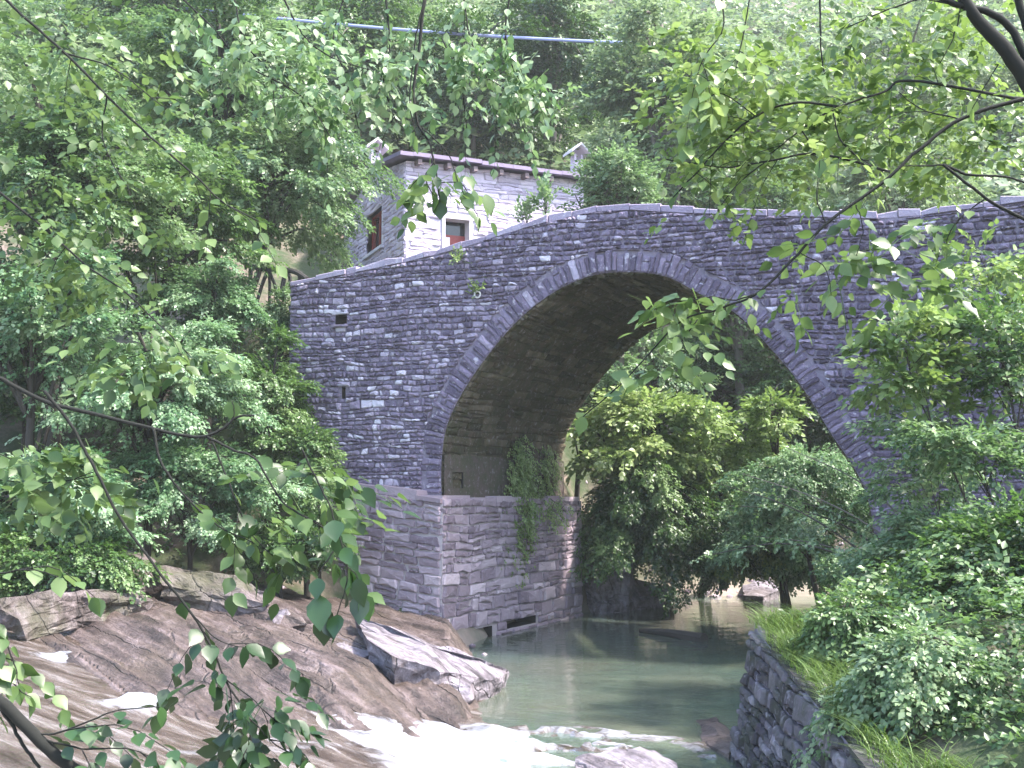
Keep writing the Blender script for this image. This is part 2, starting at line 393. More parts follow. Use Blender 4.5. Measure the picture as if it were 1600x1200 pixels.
# voussoirs
g = Geo(); rg = np.random.default_rng(8)
seg = np.concatenate([[0], np.cumsum(np.linalg.norm(np.diff(IN, axis=0), axis=1))]); s = .0
sa = lambda s, o: np.array([np.interp(s, seg, IN[:, 0] + INN[:, 0] * o), np.interp(s, seg, IN[:, 1] + INN[:, 1] * o)])
while s < seg[-1] - .05:
    w = rg.uniform(.045, .115); r = RING * rg.uniform(.7, 1.2)
    t = rg.beta(2.2, 2.6) * .85 + .04
    if rg.random() < .05: t = rg.uniform(.84, .93)
    if sa(s, 0)[0] > 3.6: t -= .10  # far half of the ring darkened too, tree shade put into the tone
    cut = r * rg.uniform(.45, .7) if rg.random() < .2 else None
    for (o0, o1) in ([(0, r)] if cut is None else [(0, cut), (cut, r)]):
        put_stone(g, [sa(s, o0), sa(s, o1), sa(s + w, o1), sa(s + w, o0)][::-1], face, rg, .008, .032, float(np.clip(t, 0, 1)))
    s += w
g.build("arch_ring", M_BRIDGE, bridge)
# barrel (soffit)
def barrel(a, s, o):        # a along barrel, s along intrados, o towards the opening
    q = sa(s, -o); return S0 + VD * q[0] + UZ * q[1] + UD * a
g = Geo(); n = len(IN)
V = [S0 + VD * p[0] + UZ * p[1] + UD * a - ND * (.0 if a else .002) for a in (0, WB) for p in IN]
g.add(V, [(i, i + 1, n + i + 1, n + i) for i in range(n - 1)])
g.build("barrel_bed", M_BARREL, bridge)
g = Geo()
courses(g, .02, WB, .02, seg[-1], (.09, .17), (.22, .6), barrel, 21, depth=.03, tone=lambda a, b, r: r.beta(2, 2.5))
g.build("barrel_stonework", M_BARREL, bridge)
# coping stones, toned pale to paint the sunlit line along the parapet
g = Geo(); rg = np.random.default_rng(17); a = LEFT_T - .02
while a < 12.9:
    w = rg.uniform(.18, .55); a1 = min(a + w, 13.0); z0, z1 = topz(a), topz(a1); hh = .085
    A = [face(a + .006, z0 - hh, -.005 + rg.uniform(0, .06)), face(a1 - .006, z1 - hh, -.005 + rg.uniform(0, .06))]
    dz0, dz1 = rg.normal(0, .016, 2)
    B = [A[0] + UZ * (hh - .012 + dz0), A[1] + UZ * (hh - .012 + dz1)]
    C = [B[0] - ND * .02 + UZ * .012, B[1] - ND * .02 + UZ * .012]; Dq = [C[0] - ND * .36, C[1] - ND * .36]; E2 = [A[0] - ND * .4, A[1] - ND * .4]
    L = [A, B, C, Dq, E2]; V = [q[0] for q in L] + [q[1] for q in L]
    g.add(V, [(i, (i + 1) % 5, 5 + (i + 1) % 5, 5 + i) for i in range(5)] + [(4, 3, 2, 1, 0), (5, 6, 7, 8, 9)], float(rg.uniform(.78, .92)))
    a = a1
g.build("coping", M_BRIDGE, bridge)
# deck and far parapet
g = Geo()
for k in range(len(TOP) - 1):
    (a0, z0), (a1, z1) = TOP[k], TOP[k + 1]
    q = [face(a0, z0 - .75, -.42), face(a1, z1 - .75, -.42), back(a1, z1 - .75, -.02), back(a0, z0 - .75, -.02)]; g.add(q, [(0, 1, 2, 3)])
    for (o0, f) in ((-.40, face),):
        g.add([f(a0, z0 - .085, o0), f(a1, z1 - .085, o0), f(a1, z1 - .8, o0), f(a0, z0 - .8, o0)], [(0, 1, 2, 3)])
    g.add([back(a0, z0 - .085, 0), back(a1, z1 - .085, 0), back(a1, z1 - .085, .4), back(a0, z0 - .085, .4)], [(0, 1, 2, 3)])
    g.add([back(a0, z0 - .085, .4), back(a1, z1 - .085, .4), back(a1, z1 - .8, .4), back(a0, z0 - .8, .4)], [(0, 1, 2, 3)])
g.build("deck", M_MORTAR, bridge)
# drain pipe ring in the spandrel
q = onface(748, 461); g = Geo(); c = face(q[0], q[1], .05)
ang = np.linspace(0, 2 * math.pi, 15)
g.tube([c + .048 * (math.cos(t) * VD + math.sin(t) * UZ) for t in ang], .013, 5); g.build("drain_pipe", M_WHITE, bridge)

# ------------------------------------------------------------------ pier base in the river
C0 = P(690, 1005, 15.9); C0[2] = 0
LDIR = unit(np.array([-.87, .49, 0])); LN = np.array([LDIR[1], -LDIR[0], 0]); LN = -LN if LN[1] > 0 else LN
RN = np.array([UD[1], -UD[0], 0])
ZP = 2.16; WP = 4.7
pier_r = lambda a, b, o: C0 + UD * a + UZ * b + RN * o
pier_l = lambda a, b, o: C0 - LDIR * a * -1 + UZ * b + LN * o      # a grows away from the corner
pier = tag(empty("bridge_pier", C0), "square stone abutment wall standing in the water below the arch, with ivy hanging on it", "stone wall")
tp = lambda a, b, r: r.beta(2, 2) * (.85 if b > 1.5 else 1.0) + (.10 if b < 1.0 else 0)  # lower courses toned paler, painting the light they catch
PH = (0.62, 1.45, .0, .16); PH2 = (1.9, 2.9, .06, .18)
g = Geo()
ce = lambda poly: clip(poly, np.array([1.0, .06]), WP)
courses(g, .0, WP, -.25, ZP - .10, (.07, .16), (.12, .42), pier_r, 31, gap=.015, depth=.035, cuts=ce, holes=[PH, PH2], tone=tp, big=.16)
g.build("river_face_stonework", M_PIER, pier)
g = Geo()
cl = lambda poly: clip(poly, np.array([-.12, 1.0]), ZP - .10)
courses(g, .02, 4.2, -.25, ZP + .4, (.07, .17), (.13, .46), pier_l, 37, gap=.015, depth=.035, cuts=cl, tone=tp, dip=.11, big=.2)
g.build("bank_face_stonework", M_PIER, pier)
g = Geo()
slab_face(g, [[(0, -.5), (WP + .02, -.5), (WP - .14, ZP - .11), (0, ZP - .11)], [(PH[0], PH[2]), (PH[0], PH[3]), (PH[1], PH[3]), (PH[1], PH[2])], [(PH2[0], PH2[2]), (PH2[0], PH2[3]), (PH2[1], PH2[3]), (PH2[1], PH2[2])]], pier_r, -.004)
slab_face(g, [[(0, -.5), (4.2, -.5), (4.2, ZP + .38), (0, ZP - .11)]], pier_l, -.004)
q0, q1 = C0 + UD * WP, C0 + LDIR * 4.2
g.add([q0 + UZ * -.5, q0 + UZ * (ZP - .1), q0 - RN * 2.5 + UZ * (ZP - .1), q0 - RN * 2.5 - UZ * .5], [(0, 1, 2, 3)])
g.build("mortar_bed", M_PMORT, pier)
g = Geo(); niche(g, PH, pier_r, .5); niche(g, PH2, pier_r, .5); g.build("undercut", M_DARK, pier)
# cap flagstones along both edges
g = Geo(); rg = np.random.default_rng(41)
for mp, L, rise in ((pier_r, WP - .15, 0.0), (pier_l, 4.2, .12)):
    a = 0.0
    while a < L - .05:
        w = min(rg.uniform(.35, .8), L - a); z = ZP - .10 + rise * a; hgt = rg.uniform(.05, .13)
        o = mp(a + .005, z, -.01 + rg.uniform(0, .07)); g.box(o, mp(a + w - .005, z + rise * w, .05) - mp(a + .005, z, .05), (mp(a, z, -.75) - mp(a, z, .05)), UZ * hgt, float(rg.uniform(.3, .75)))
        a += w
g.build("cap_stone", M_PIER, pier)
# rendered springing wall standing on the pier under the arch, with its dark square hole
g = Geo()
spm = lambda a, b, o: S0 + VD * .03 + UD * a + UZ * b + RN * o
hq = (.22, .52, 2.28, 2.52)
slab_face(g, [[(-.02, 1.9), (WB, 1.9), (WB, 2.78), (-.02, 2.78)], [(hq[0], hq[2]), (hq[0], hq[3]), (hq[1], hq[3]), (hq[1], hq[2])]], spm, .03)
g.add([spm(-.02, 2.78, .03), spm(WB, 2.78, .03), spm(WB, 2.78, -.1), spm(-.02, 2.78, -.1)], [(0, 1, 2, 3)])
spr = g.build("springing_wall", stone_mat("springing_render", [(0, (.085, .066, .058)), (1, (.12, .092, .08))], moss=.55, stain=.9, bump=1.0), bridge)
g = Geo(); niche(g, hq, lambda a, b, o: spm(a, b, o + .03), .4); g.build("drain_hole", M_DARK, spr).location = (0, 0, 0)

# ------------------------------------------------------------------ terrain
ctrl = []
def tz(x, y, z): ctrl.append((x, y, z))
def tp_(px, py, Y): q = P(px, py, Y); ctrl.append(tuple(q))
for x, y, z in [(-30, 0, 3), (-16, 4, 1.2), (-10, 6, .9), (-7, 8.5, .75), (-7.5, 12.5, 1.1), (-4, 4, .2), (0, 4, -.3), (0, 0, .3), (-2, -6, .6), (4, -6, 1.2), (-1.5, 7, -.25), (0.5, 7, -.5), (0, 9, -.6), (1, 11, -.8),
                (1.2, 8.2, -.5), (1.6, 6, -.2), (2.5, 5.0, .4), (2, 13, -.9), (3.5, 14, -.9), (1, 14.2, -.6), (2.5, 17, -.9), (3.8, 16.5, -.8), (3, 20.5, -.4), (4.6, 19, -.5), (2.5, 23.5, -.08), (5, 23.6, -.12), (7, 24, .05), (6.2, 19, -.2),
                (3.6, 11.5, -.6), (4.3, 13, -.4), (1.9, 9.8, -.5), (2.3, 9.9, .3), (2.3, 9.2, 1.0), (2.3, 8, .86), (2.3, 7, .72), (2.3, 6, .58), (1.85, 9, -.5), (1.85, 8, -.5), (1.85, 7, -.4),
                (2.6, 7.2, .9), (2.6, 8.6, 1.15), (3.2, 9.4, 1.2), (4, 8, 1.25), (4, 10, 1.25), (3.2, 5.5, .8), (5.5, 7, 1.5), (6, 10, 1.7), (5.6, 12.4, 1.5), (6.6, 12.6, 2.2), (8, 11, 2.8), (9, 7, 2.6), (7, 3, 2.2), (14, 6, 5), (12, 12, 5),
                (7.0, 15.2, 1.4), (8.0, 18, 2), (9, 15, 4.2), (13, 16, 5.6), (9.5, 23, 2.0), (10, 27, 4),
                (-1.3, 13.6, .12), (-.4, 15.0, -.05), (-2.6, 15.6, .35), (-1.8, 16.0, .3), (-1.3, 15.8, .0), (-4.9, 15.6, .95), (-3.6, 17.0, 1.6), (-2.5, 16.7, .8), (-1.9, 16.35, .35), (-5.5, 17.2, 2.2), (-8, 16, 2.2), (-11, 15, 3.0),
                (-2.2, 17.2, 2.35), (-2.9, 17.5, 3.4), (-1.2, 16.9, 2.0), (-3.6, 17.8, 4.0), (-4.4, 18.6, 4.9), (-7, 19.5, 4.9), (-12, 20, 6.0), (-2.9, 20.2, 5.0), (-3, 22, 5.4), (-5, 21.5, 5.6), (-1, 23, 5.4), (2.5, 25.5, 5.0), (0.5, 22, 3.6), (-.2, 20.6, 1.4), (-.3, 16.6, -.4), (.5, 17.6, -.5), (1.2, 19.2, -.4), (1.5, 20.4, -.3), (.3, 16.2, -.6), (-.5, 15.5, -.25), (-.7, 17.5, .3), (.2, 18.8, .0),
                (-8, 25, 8), (-16, 26, 10), (-6, 31, 11), (3, 30, 7), (0, 36, 14), (8, 33, 7.5), (16, 30, 9), (16, 22, 7), (24, 16, 10), (-20, 40, 20), (0, 48, 22), (14, 44, 15), (30, 40, 20), (0, 75, 40), (40, 75, 40), (-40, 75, 44), (-40, 20, 18), (-28, 12, 8), (45, 10, 18), (-40, -25, 5), (40, -25, 8),
                (4.0, 27, 1.6), (6, 28, 2.6), (2.0, 25, 1.6)]: tz(x, y, z)
CT = np.array(ctrl); 
def _k(d): return d
_A = _k(np.linalg.norm(CT[:, None, :2] - CT[None, :, :2], axis=2)); _n = len(CT)
_M = np.zeros((_n + 3, _n + 3)); _M[:_n, :_n] = _A + np.eye(_n) * -.02; _M[:_n, _n] = 1; _M[:_n, _n + 1:] = CT[:, :2]; _M[_n:, :_n] = _M[:_n, _n:].T
_W = np.linalg.solve(_M, np.concatenate([CT[:, 2], [0, 0, 0]]))
def terr(x, y):
    x = np.atleast_1d(np.asarray(x, float)); y = np.atleast_1d(np.asarray(y, float)); out = np.zeros(x.shape)
    for i in range(0, x.size, 20000):
        xs, ys = x.ravel()[i:i + 20000], y.ravel()[i:i + 20000]
        d = np.hypot(xs[:, None] - CT[None, :, 0], ys[:, None] - CT[None, :, 1])
        out.ravel()[i:i + 20000] = d @ _W[:_n] + _W[_n] + _W[_n + 1] * xs + _W[_n + 2] * ys
    return out
def tz1(x, y): return float(terr([x], [y])[0])
def grid(xs, ys):
    X, Y = np.meshgrid(xs, ys); nx, ny = len(xs), len(ys); i = np.arange(nx * ny).reshape(ny, nx)
    T = np.stack([i[:-1, :-1], i[:-1, 1:], i[1:, 1:], i[1:, :-1]], -1).reshape(-1, 4); return X.ravel(), Y.ravel(), T
xs = np.concatenate([np.linspace(-70, -17, 22), np.arange(-16, 16, .22), np.linspace(17, 70, 22)])
ys = np.concatenate([np.linspace(-35, 2, 12), np.arange(2.5, 34, .22), np.linspace(35, 95, 30)])
X, Y, T = grid(xs, ys); Z = terr(X, Y) + fbm(X * .8, Y * .8, 5) * .28 + fbm(X * .1, Y * .1, 9, 2) * np.clip((Y - 26) / 20, 0, 1) * 4
m = NT("ground_earth"); v = m.coord(); n1 = m.noise(v, .8, 5); n2 = m.noise(v, 7, 6, .7)
col = m.ramp(n2, [(.3, (.05, .038, .028)), (.5, (.14, .105, .085)), (.7, (.26, .20, .175))])
sep = m.n("SeparateXYZ", Vector=m.n("NewGeometry").outputs['Position']).outputs[2]
gr = m.ramp(n1, [(.38, (0, 0, 0)), (.56, (.9,) * 3)])
hi = m.ramp(m.math('MULTIPLY', sep, .2), [(.02, (0, 0, 0)), (.10, (1, 1, 1))])
bed = m.ramp(n1, [(.35, (.13, .14, .10)), (.55, (.26, .215, .18)), (.7, (.42, .345, .31))])
col = m.mix(bed, m.mix(col, (.03, .055, .016), gr), hi)
b = m.n("BsdfPrincipled", Base_Color=col, Roughness=.95, Normal=m.n("Bump", Strength=.6, Distance=.05, Height=n2).outputs[0])
M_GROUND = m.done(b.outputs[0])
mesh_np("ground", np.stack([X, Y, Z], 1), T, M_GROUND, smooth=True).__setitem__('kind', 'structure')

# bedrock shelf the stream runs over
BX = [-9, -6, -5, -4, -3, -2, -1, -.3, .2]; BYv = [13.4, 12.9, 12.1, 10.7, 9.6, 9.2, 9.9, 10.7, 11.2]
WX = [-9, -5, -3.5, -2.4, -1.4, -.7, -.2, .3]; WZ = [1.0, .78, .58, .36, .20, .06, -.015, -.03]
def waterz(x): return np.interp(x, WX, WZ)
xs = np.arange(-9, .9, .05); ys = np.arange(4.5, 16.6, .05); X, Y, T = grid(xs, ys)
q = X * .65 + Y * -.76; r = X * .76 + Y * .65                       # along / across the strata
dist = Y - np.interp(X, BX, BYv)
Z = waterz(X) - .02 + np.clip(dist, -2.5, 1.2) * .13 + np.clip(dist, 0, 4) * .01
rid = np.abs(fbm(q * .22, r * 1.9, 3, 5)) * -1.0 + fbm(q * .5, r * 5.5, 4, 4) * .32
saw = lambda f, k, sd: (lambda w: np.where(w < .82, w / .82, (1 - w) / .18))((r * f + fbm(q * k, r * .6, sd, 3) * 2.2) % 1.0)
Z += rid * .30 + .03 + saw(1.5, .35, 8) * .15 * np.clip(.4 + fbm(q * .4, r * .4, 21, 2) * 2.5, 0, 1) + saw(4.6, .6, 9) * .055 + saw(11.0, 1.1, 10) * .016 + fbm(X * 9, Y * 9, 23, 3) * .03
ed = np.interp(Y, [4, 9, 10.2, 11.5, 13.2, 14.4, 15.6, 16.6], [-.2, -.2, -.45, -.55, -.75, -.85, -.9, -1.2]); over = X - ed
Z -= np.clip(over, 0, 3) ** 1 * 1.1
Z -= np.clip(Y - np.interp(X, [-9, -5, -2.8, -1], [14.6, 15.5, 16.4, 15.9]), 0, 3) * .9
mesh_np("bedrock_shelf", np.stack([X, Y, Z], 1), T, M_SLAB, smooth=True).__setitem__('kind', 'structure')

# ------------------------------------------------------------------ water
m = NT("pool_water"); v = m.coord((1.6, 1, 1)); n1 = m.noise(v, 3.2, 3, .55); n2 = m.noise(m.coord(), .55, 3)
bp = m.n("Bump", Strength=.22, Distance=.05, Height=n1)
fr = m.n("Fresnel", IOR=1.33, Normal=bp.outputs[0]).outputs[0]
gl = m.n("BsdfGlossy", Roughness=.05, Normal=bp.outputs[0], Color=(1, 1, 1, 1))
murk = m.n("BsdfDiffuse", Color=m.ramp(n2, [(.35, (.16, .235, .195)), (.65, (.235, .26, .205))]))
tr = m.n("BsdfTransparent", Color=(.68, .80, .70, 1))
body = m.n("MixShader", _0=.34, _1=tr.outputs[0], _2=murk.outputs[0])
M_POOL = m.done(m.n("MixShader", _0=fr, _1=body.outputs[0], _2=gl.outputs[0]).outputs[0])
X, Y, T = grid(np.linspace(-3.0, 9, 60), np.linspace(4, 24.6, 100))
mesh_np("pool_water", np.stack([X, Y, X * 0.0], 1), T, M_POOL, smooth=True).__setitem__('kind', 'structure')

xs = np.arange(-9, 2.6, .045); ys = np.arange(4.5, 13.8, .045); X, Y, T = grid(xs, ys)
fl = X * .85 + Y * -.3; fa = X * .3 + Y * .85
Z = waterz(X)
# foam: where the chute meets the pool and where the shelf steps
mouth = np.exp(-((X + .45) / .9) ** 2 - ((Y - 9.55) / .75) ** 2) * 1.45
fan = np.clip(1 - np.abs(X - .6) / 1.7, 0, 1) ** .6 * np.exp(-((Y - 9.95 - .12 * np.sin(X * 3)) / .55) ** 2) * 1.0
low = np.clip((X + 1.45) / .9, 0, 1) * np.clip((.9 - X) / .6, 0, 1) * np.clip((9.9 - Y) / .5, 0, 1) * .95
patch = 0
for (px, py, z, rx, ry, s_) in [(105, 1003, .82, .42, .22, 1.0), (215, 1088, .6, .24, .12, 1.05), (200, 1000, .72, .4, .10, .45), (60, 1050, .75, .5, .1, .42), (330, 1180, .35, .5, .10, .45), (470, 1175, .2, .5, .25, .65), (20, 1185, .6, .3, .15, .45), (600, 1100, .12, .5, .10, .7), (560, 1080, .15, .5, .05, .6), (420, 1070, .4, .3, .04, .5)]:
    c = PZ(px, py, z); patch = np.maximum(patch, s_ * np.exp(-((X - c[0]) / rx) ** 2 - ((Y - c[1]) / ry) ** 2))
tex = fbm(fl * .9, fa * 3.4, 12, 5)
foam = np.maximum.reduce([mouth, fan, low, patch]) + tex * .75 + .0 * X
web = 1 - np.abs(fbm(X * 2.6, Y * 4.2, 33, 4)) * 6
foam = np.where(X > .15, np.minimum(foam, .25 + .9 * np.clip(web, 0, 1)) * np.clip(foam * 2.2, 0, 1), foam)
Zf = Z + np.clip(foam, 0, 1) * (.05 + fbm(fl * 2.2, fa * 4.5, 15, 5) * .34 + fbm(X * 6, Y * 6, 16, 3) * .12) + fbm(fl * .7, fa * 2, 19, 4) * .10
Zf = np.where((X > -.1) & (foam < .28), -.04, Zf)
m = NT("white_water"); fo = m.attr('foam'); v = m.coord((1.8, .6, 1), (0, 0, -.4)); n1 = m.noise(v, 9, 6, .7); n2 = m.noise(m.coord((1.6, .25, 1), (0, 0, -.45)), 2.2, 6, .65)
f2 = m.math('ADD', fo, m.math('MULTIPLY', m.math('ADD', m.math('MULTIPLY', m.math('SUBTRACT', n1, .5), .7), m.math('MULTIPLY', m.math('SUBTRACT', n2, .5), 1.1)), 1.0))
mk = m.ramp(f2, [(.34, (0, 0, 0)), (.55, (.40,) * 3), (.9, (1, 1, 1))])
bp = m.n("Bump", Strength=.6, Distance=.07, Height=m.math('ADD', n2, n1))
fr = m.n("Fresnel", IOR=1.33, Normal=bp.outputs[0]).outputs[0]
gl = m.n("BsdfGlossy", Roughness=.12, Normal=bp.outputs[0], Color=(1, 1, 1, 1))
murk = m.n("BsdfDiffuse", Color=m.ramp(n2, [(.38, (.06, .043, .032)), (.5, (.15, .118, .10)), (.62, (.30, .27, .26))])); tr = m.n("BsdfTransparent", Color=(.80, .76, .68, 1))
body = m.n("MixShader", _0=.6, _1=tr.outputs[0], _2=murk.outputs[0])
wat = m.n("MixShader", _0=fr, _1=body.outputs[0], _2=gl.outputs[0])
wh = m.n("BsdfPrincipled", Base_Color=(.36, .375, .42, 1), Roughness=.5, Normal=bp.outputs[0])
M_FOAM = m.done(m.n("MixShader", _0=mk, _1=wat.outputs[0], _2=wh.outputs[0]).outputs[0])
mesh_np("stream_water", np.stack([X, Y, Zf], 1), T, M_FOAM, smooth=True, attrs={'foam': np.clip(foam, 0, 1.3)}).__setitem__('kind', 'structure')

# ------------------------------------------------------------------ rocks
def rock(name, label, pts, thick, mat, seed, amp=.05, cuts=3, cat="rock", group=None, rough=2.2, lean=(0, 0)):
    """an irregular slab: top outline pts (x, y, z), thickness downward, broken up along strata"""
    bm = bmesh.new(); pts = [np.array(q, float) for q in pts]; c = np.mean(pts, 0)
    tv = [bm.verts.new(q) for q in pts]; bv = [bm.verts.new(c + (q - c) * np.array([.86, .86, 1]) + np.array([lean[0], lean[1], -thick])) for q in pts]
    n = len(pts); ct = bm.verts.new(c + np.array([0, 0, .05])); cb = bm.verts.new(c - np.array([0, 0, thick]))
    for i in range(n):
        j = (i + 1) % n; bm.faces.new((tv[i], tv[j], ct)); bm.faces.new((bv[j], bv[i], cb)); bm.faces.new((tv[j], tv[i], bv[i], bv[j]))
    bmesh.ops.triangulate(bm, faces=bm.faces)
    for k in range(cuts): bmesh.ops.subdivide_edges(bm, edges=[e for e in bm.edges if e.calc_length() > .07], cuts=1, use_grid_fill=True)
    bmesh.ops.triangulate(bm, faces=bm.faces); bm.normal_update()
    for v in bm.verts:
        p = v.co; d = p.x * .65 - p.y * .76; r_ = p.x * .76 + p.y * .65
        nz = mnoise.fractal(Vector((d * .7, r_ * 2.6, p.z * 4.5)) * rough * .6 + Vector((seed * 7.1, 0, 0)), .8, 2.1, 4)
        stp = mnoise.noise(Vector((d * .5, r_ * 2, p.z * 9 + seed)))
        v.co += v.normal * (amp * nz + amp * .8 * (round(stp * 3) / 3))
    me = bpy.data.meshes.new(name); bm.to_mesh(me); bm.free()
    o = link(name, me, mat); o.location = tuple(c * 0); return tag(o, label, cat, group)
def pr(seq): return [PZ(a, b, z) for a, b, z in seq]
rock("rock_slab", "long pale lilac rock slab with a pointed tip, lying between the abutment foot and the pool", pr([(552, 962, .72), (600, 975, .70), (690, 1008, .50), (760, 1032, .33), (797, 1050, .16), (770, 1062, .2), (690, 1048, .42), (610, 1022, .62), (575, 1000, .66)]), .42, M_PALE, 1, .045)
rock("rock_slab", "blunt pale rock slab jutting over the dark hollow at the pool edge", pr([(600, 1018, .46), (660, 1042, .44), (745, 1060, .28), (735, 1072, .24), (660, 1066, .3), (605, 1050, .42)]), .34, M_PALE, 2, .05)
rock("rock_slab", "flat pale rock between the slanting bedrock and the long lilac slab", pr([(486, 990, .56), (515, 985, .58), (570, 1005, .52), (590, 1020, .48), (555, 1032, .44), (520, 1020, .5)]), .3, M_PALE, 3, .035)
rock("boulder", "small angular white boulder resting on the bedrock near the bank", pr([(422, 955, .86), (448, 952, .88), (468, 972, .72), (450, 988, .62), (426, 976, .74)]), .35, M_PALE, 4, .02)
rock("rock_slab", "brown wedge of rock under the blunt pale slab beside the white water", pr([(545, 1042, .34), (600, 1050, .32), (665, 1082, .14), (640, 1090, .1), (570, 1066, .26)]), .3, M_SLAB, 5, .04)
rock("boulder", "low dark wet rock at the tip of the ledge above the foam", pr([(640, 1068, .2), (700, 1070, .17), (760, 1062, .14), (740, 1082, .05), (668, 1090, .06)]), .25, M_SLAB, 6, .04)
rock("boulder", "flat lilac rock at the bottom edge, in front of the foaming water", pr([(900, 1185, .16), (950, 1168, .2), (1000, 1166, .2), (1060, 1190, .12), (1060, 1225, .05), (960, 1240, .1), (890, 1225, .05)]), .35, M_PALE, 7, .05)
rock("rock_slab", "layered grey-brown rock ledge on the far bank beside dark shrubs", pr([(250, 885, 1.28), (330, 890, 1.26), (430, 925, 1.02), (420, 945, .92), (330, 925, 1.05), (255, 915, 1.1)]), .28, M_BROWNR, 8, .07)
rock("rock_slab", "thin pinkish ledge of rock below the layered grey-brown ledge", pr([(300, 925, .98), (370, 930, .96), (440, 950, .86), (480, 975, .74), (420, 985, .66), (340, 950, .86)]), .3, M_SLAB, 9, .05)
rock("boulder", "mossy grey rock overhanging the dark hollow on the stream bank", pr([(130, 855, 1.5), (200, 850, 1.5), (240, 880, 1.35), (220, 905, 1.2), (150, 895, 1.3)]), .3, M_BROWNR, 10, .06)
rock("boulder", "broad mossy ledge along the upper stream bank", pr([(-20, 940, 1.15), (80, 925, 1.2), (200, 920, 1.15), (240, 940, 1.0), (150, 950, .98), (30, 968, .98)]), .2, M_BROWNR, 11, .05)
rock("boulder", "slanting rock behind the abutment with a dark hollow beneath it", [P(915, 838, 21.5), P(940, 845, 21.4), P(990, 880, 21.0), P(985, 893, 20.6), P(930, 885, 20.4), P(912, 880, 20.6)], 1.3, M_PALE, 12, .05)
rock("boulder", "pink and white gravelly rock at the waterline beside the abutment corner", [P(922, 905, 20.6), P(980, 903, 21.4), P(1055, 918, 22.0), P(1050, 930, 21.6), P(960, 945, 20.4), P(925, 942, 20.2)], .6, M_PALE, 13, .05)
rock("boulder", "grey boulder with a sunlit white top standing in the shallow water", pr([(1160, 914, .2), (1170, 898, .32), (1200, 903, .30), (1222, 920, .2), (1192, 932, .12), (1163, 931, .12)]), .42, M_PALE, 14, .04)
rock("boulder", "low flat rock in the shallows under the drooping bush", pr([(1082, 908, .14), (1128, 900, .2), (1152, 914, .15), (1100, 926, .1)]), .32, M_PALE, 15, .03)
rock("boulder", "sunken brown rock in the pool beside the retaining wall", pr([(1085, 1125, .0), (1120, 1118, .06), (1150, 1150, .08), (1140, 1180, .05), (1100, 1160, .0)]), .3, M_SLAB, 16, .03)
# retaining wall along the right bank
rw = tag(empty("retaining_wall", (2.07, 9.4, 0)), "low battered stone retaining wall with grass along its top, dropping into the pool", "stone wall")
wt = lambda a: 1.13 - .133 * a
RWN = unit(np.array([-1, 0, .2])); RWE = np.array([2.07, 9.4, 0])
rwm = lambda a, b, o: RWE + np.array([-.23 * (1.13 - b) / 1.2 + .01 * a, -a, b]) + RWN * o
g = Geo(); cw = lambda poly: clip(poly, unit(np.array([.133, 1.0])), unit(np.array([.133, 1.0])) @ np.array([0, 1.06]))
courses(g, .0, 5.2, -.5, 1.2, (.05, .12), (.10, .36), rwm, 71, gap=.010, depth=.045, cuts=cw, dip=-.06, tone=lambda a, b, r: r.beta(1.6, 1.9))
g.build("stonework", M_CLIFF, rw)
g = Geo(); slab_face(g, [[(0, -.6), (5.2, -.6), (5.2, wt(5.2) - .06), (0, 1.07)]], rwm, -.004)
q = [rwm(0, -.6, -.004), rwm(0, 1.07, -.004)]; g.add([q[0], q[1], q[1] + [.5, 0, 0], q[0] + [.7, 0, 0]], [(0, 1, 2, 3)]); g.build("mortar_bed", M_MORTAR, rw)
g = Geo(); rg = np.random.default_rng(73); a = 0.0
while a < 5.1:
    w = rg.uniform(.25, .6); o = rwm(a + .006, wt(a) - .06, .0 + rg.uniform(-.02, .05)); g.box(o, rwm(a + w - .006, wt(a + w) - .06, .02) - rwm(a + .006, wt(a) - .06, .02), np.array([.26, 0, -.03]), UZ * rg.uniform(.03, .085), float(rg.random())); a += w
g.build("cap_stone", M_CLIFF, rw)
# sunken log
g = Geo(); q = smoothline([PZ(1000, 985, .03), PZ(1050, 990, .05), PZ(1100, 1000, .02)], 8); g.tube(q, np.linspace(.035, .10, 8), 8)
tag(g.build("sunken_log", M_BARK), "dark waterlogged log lying in the green pool", "log")

# loose gravel at the water's edge
rg = np.random.default_rng(19); ic = bmesh.new(); bmesh.ops.create_icosphere(ic, subdivisions=1, radius=1); iv = np.array([v.co[:] for v in ic.verts]); it = np.array([[v.index for v in f.verts] for f in ic.faces]); ic.free()
cx = np.concatenate([rg.uniform(1.6, 8.5, 900), rg.normal(-1.7, .5, 260), rg.uniform(-8, -2, 260)]); cy = np.concatenate([rg.uniform(20.6, 25.5, 900), rg.normal(15.6, .35, 260), rg.normal(15.2, .5, 260)])
cz = np.maximum(terr(cx, cy), np.where(cy < 18, -.1 - .2 * cx, -9) * 1.0); rr = rg.lognormal(-3.1, .55, len(cx)); ok = (cz > -.16); cx, cy, cz, rr = cx[ok], cy[ok], cz[ok], rr[ok]; n = len(cx)
V = (iv[None] * (1 + rg.normal(0, .16, (n, 12, 1)))) * rr[:, None, None] * rg.uniform(.6, 1.4, (n, 1, 3)) * [1, 1, .65] + np.stack([cx, cy, cz + rr * .2], 1)[:, None]
tag(mesh_np("gravel", V.reshape(-1, 3), (it[None] + (np.arange(n) * 12)[:, None, None]).reshape(-1, 3), M_PIER, tone=np.repeat(rg.random(n), 12)), "loose gravel and pebbles along the water's edge", "gravel", kind="stuff")

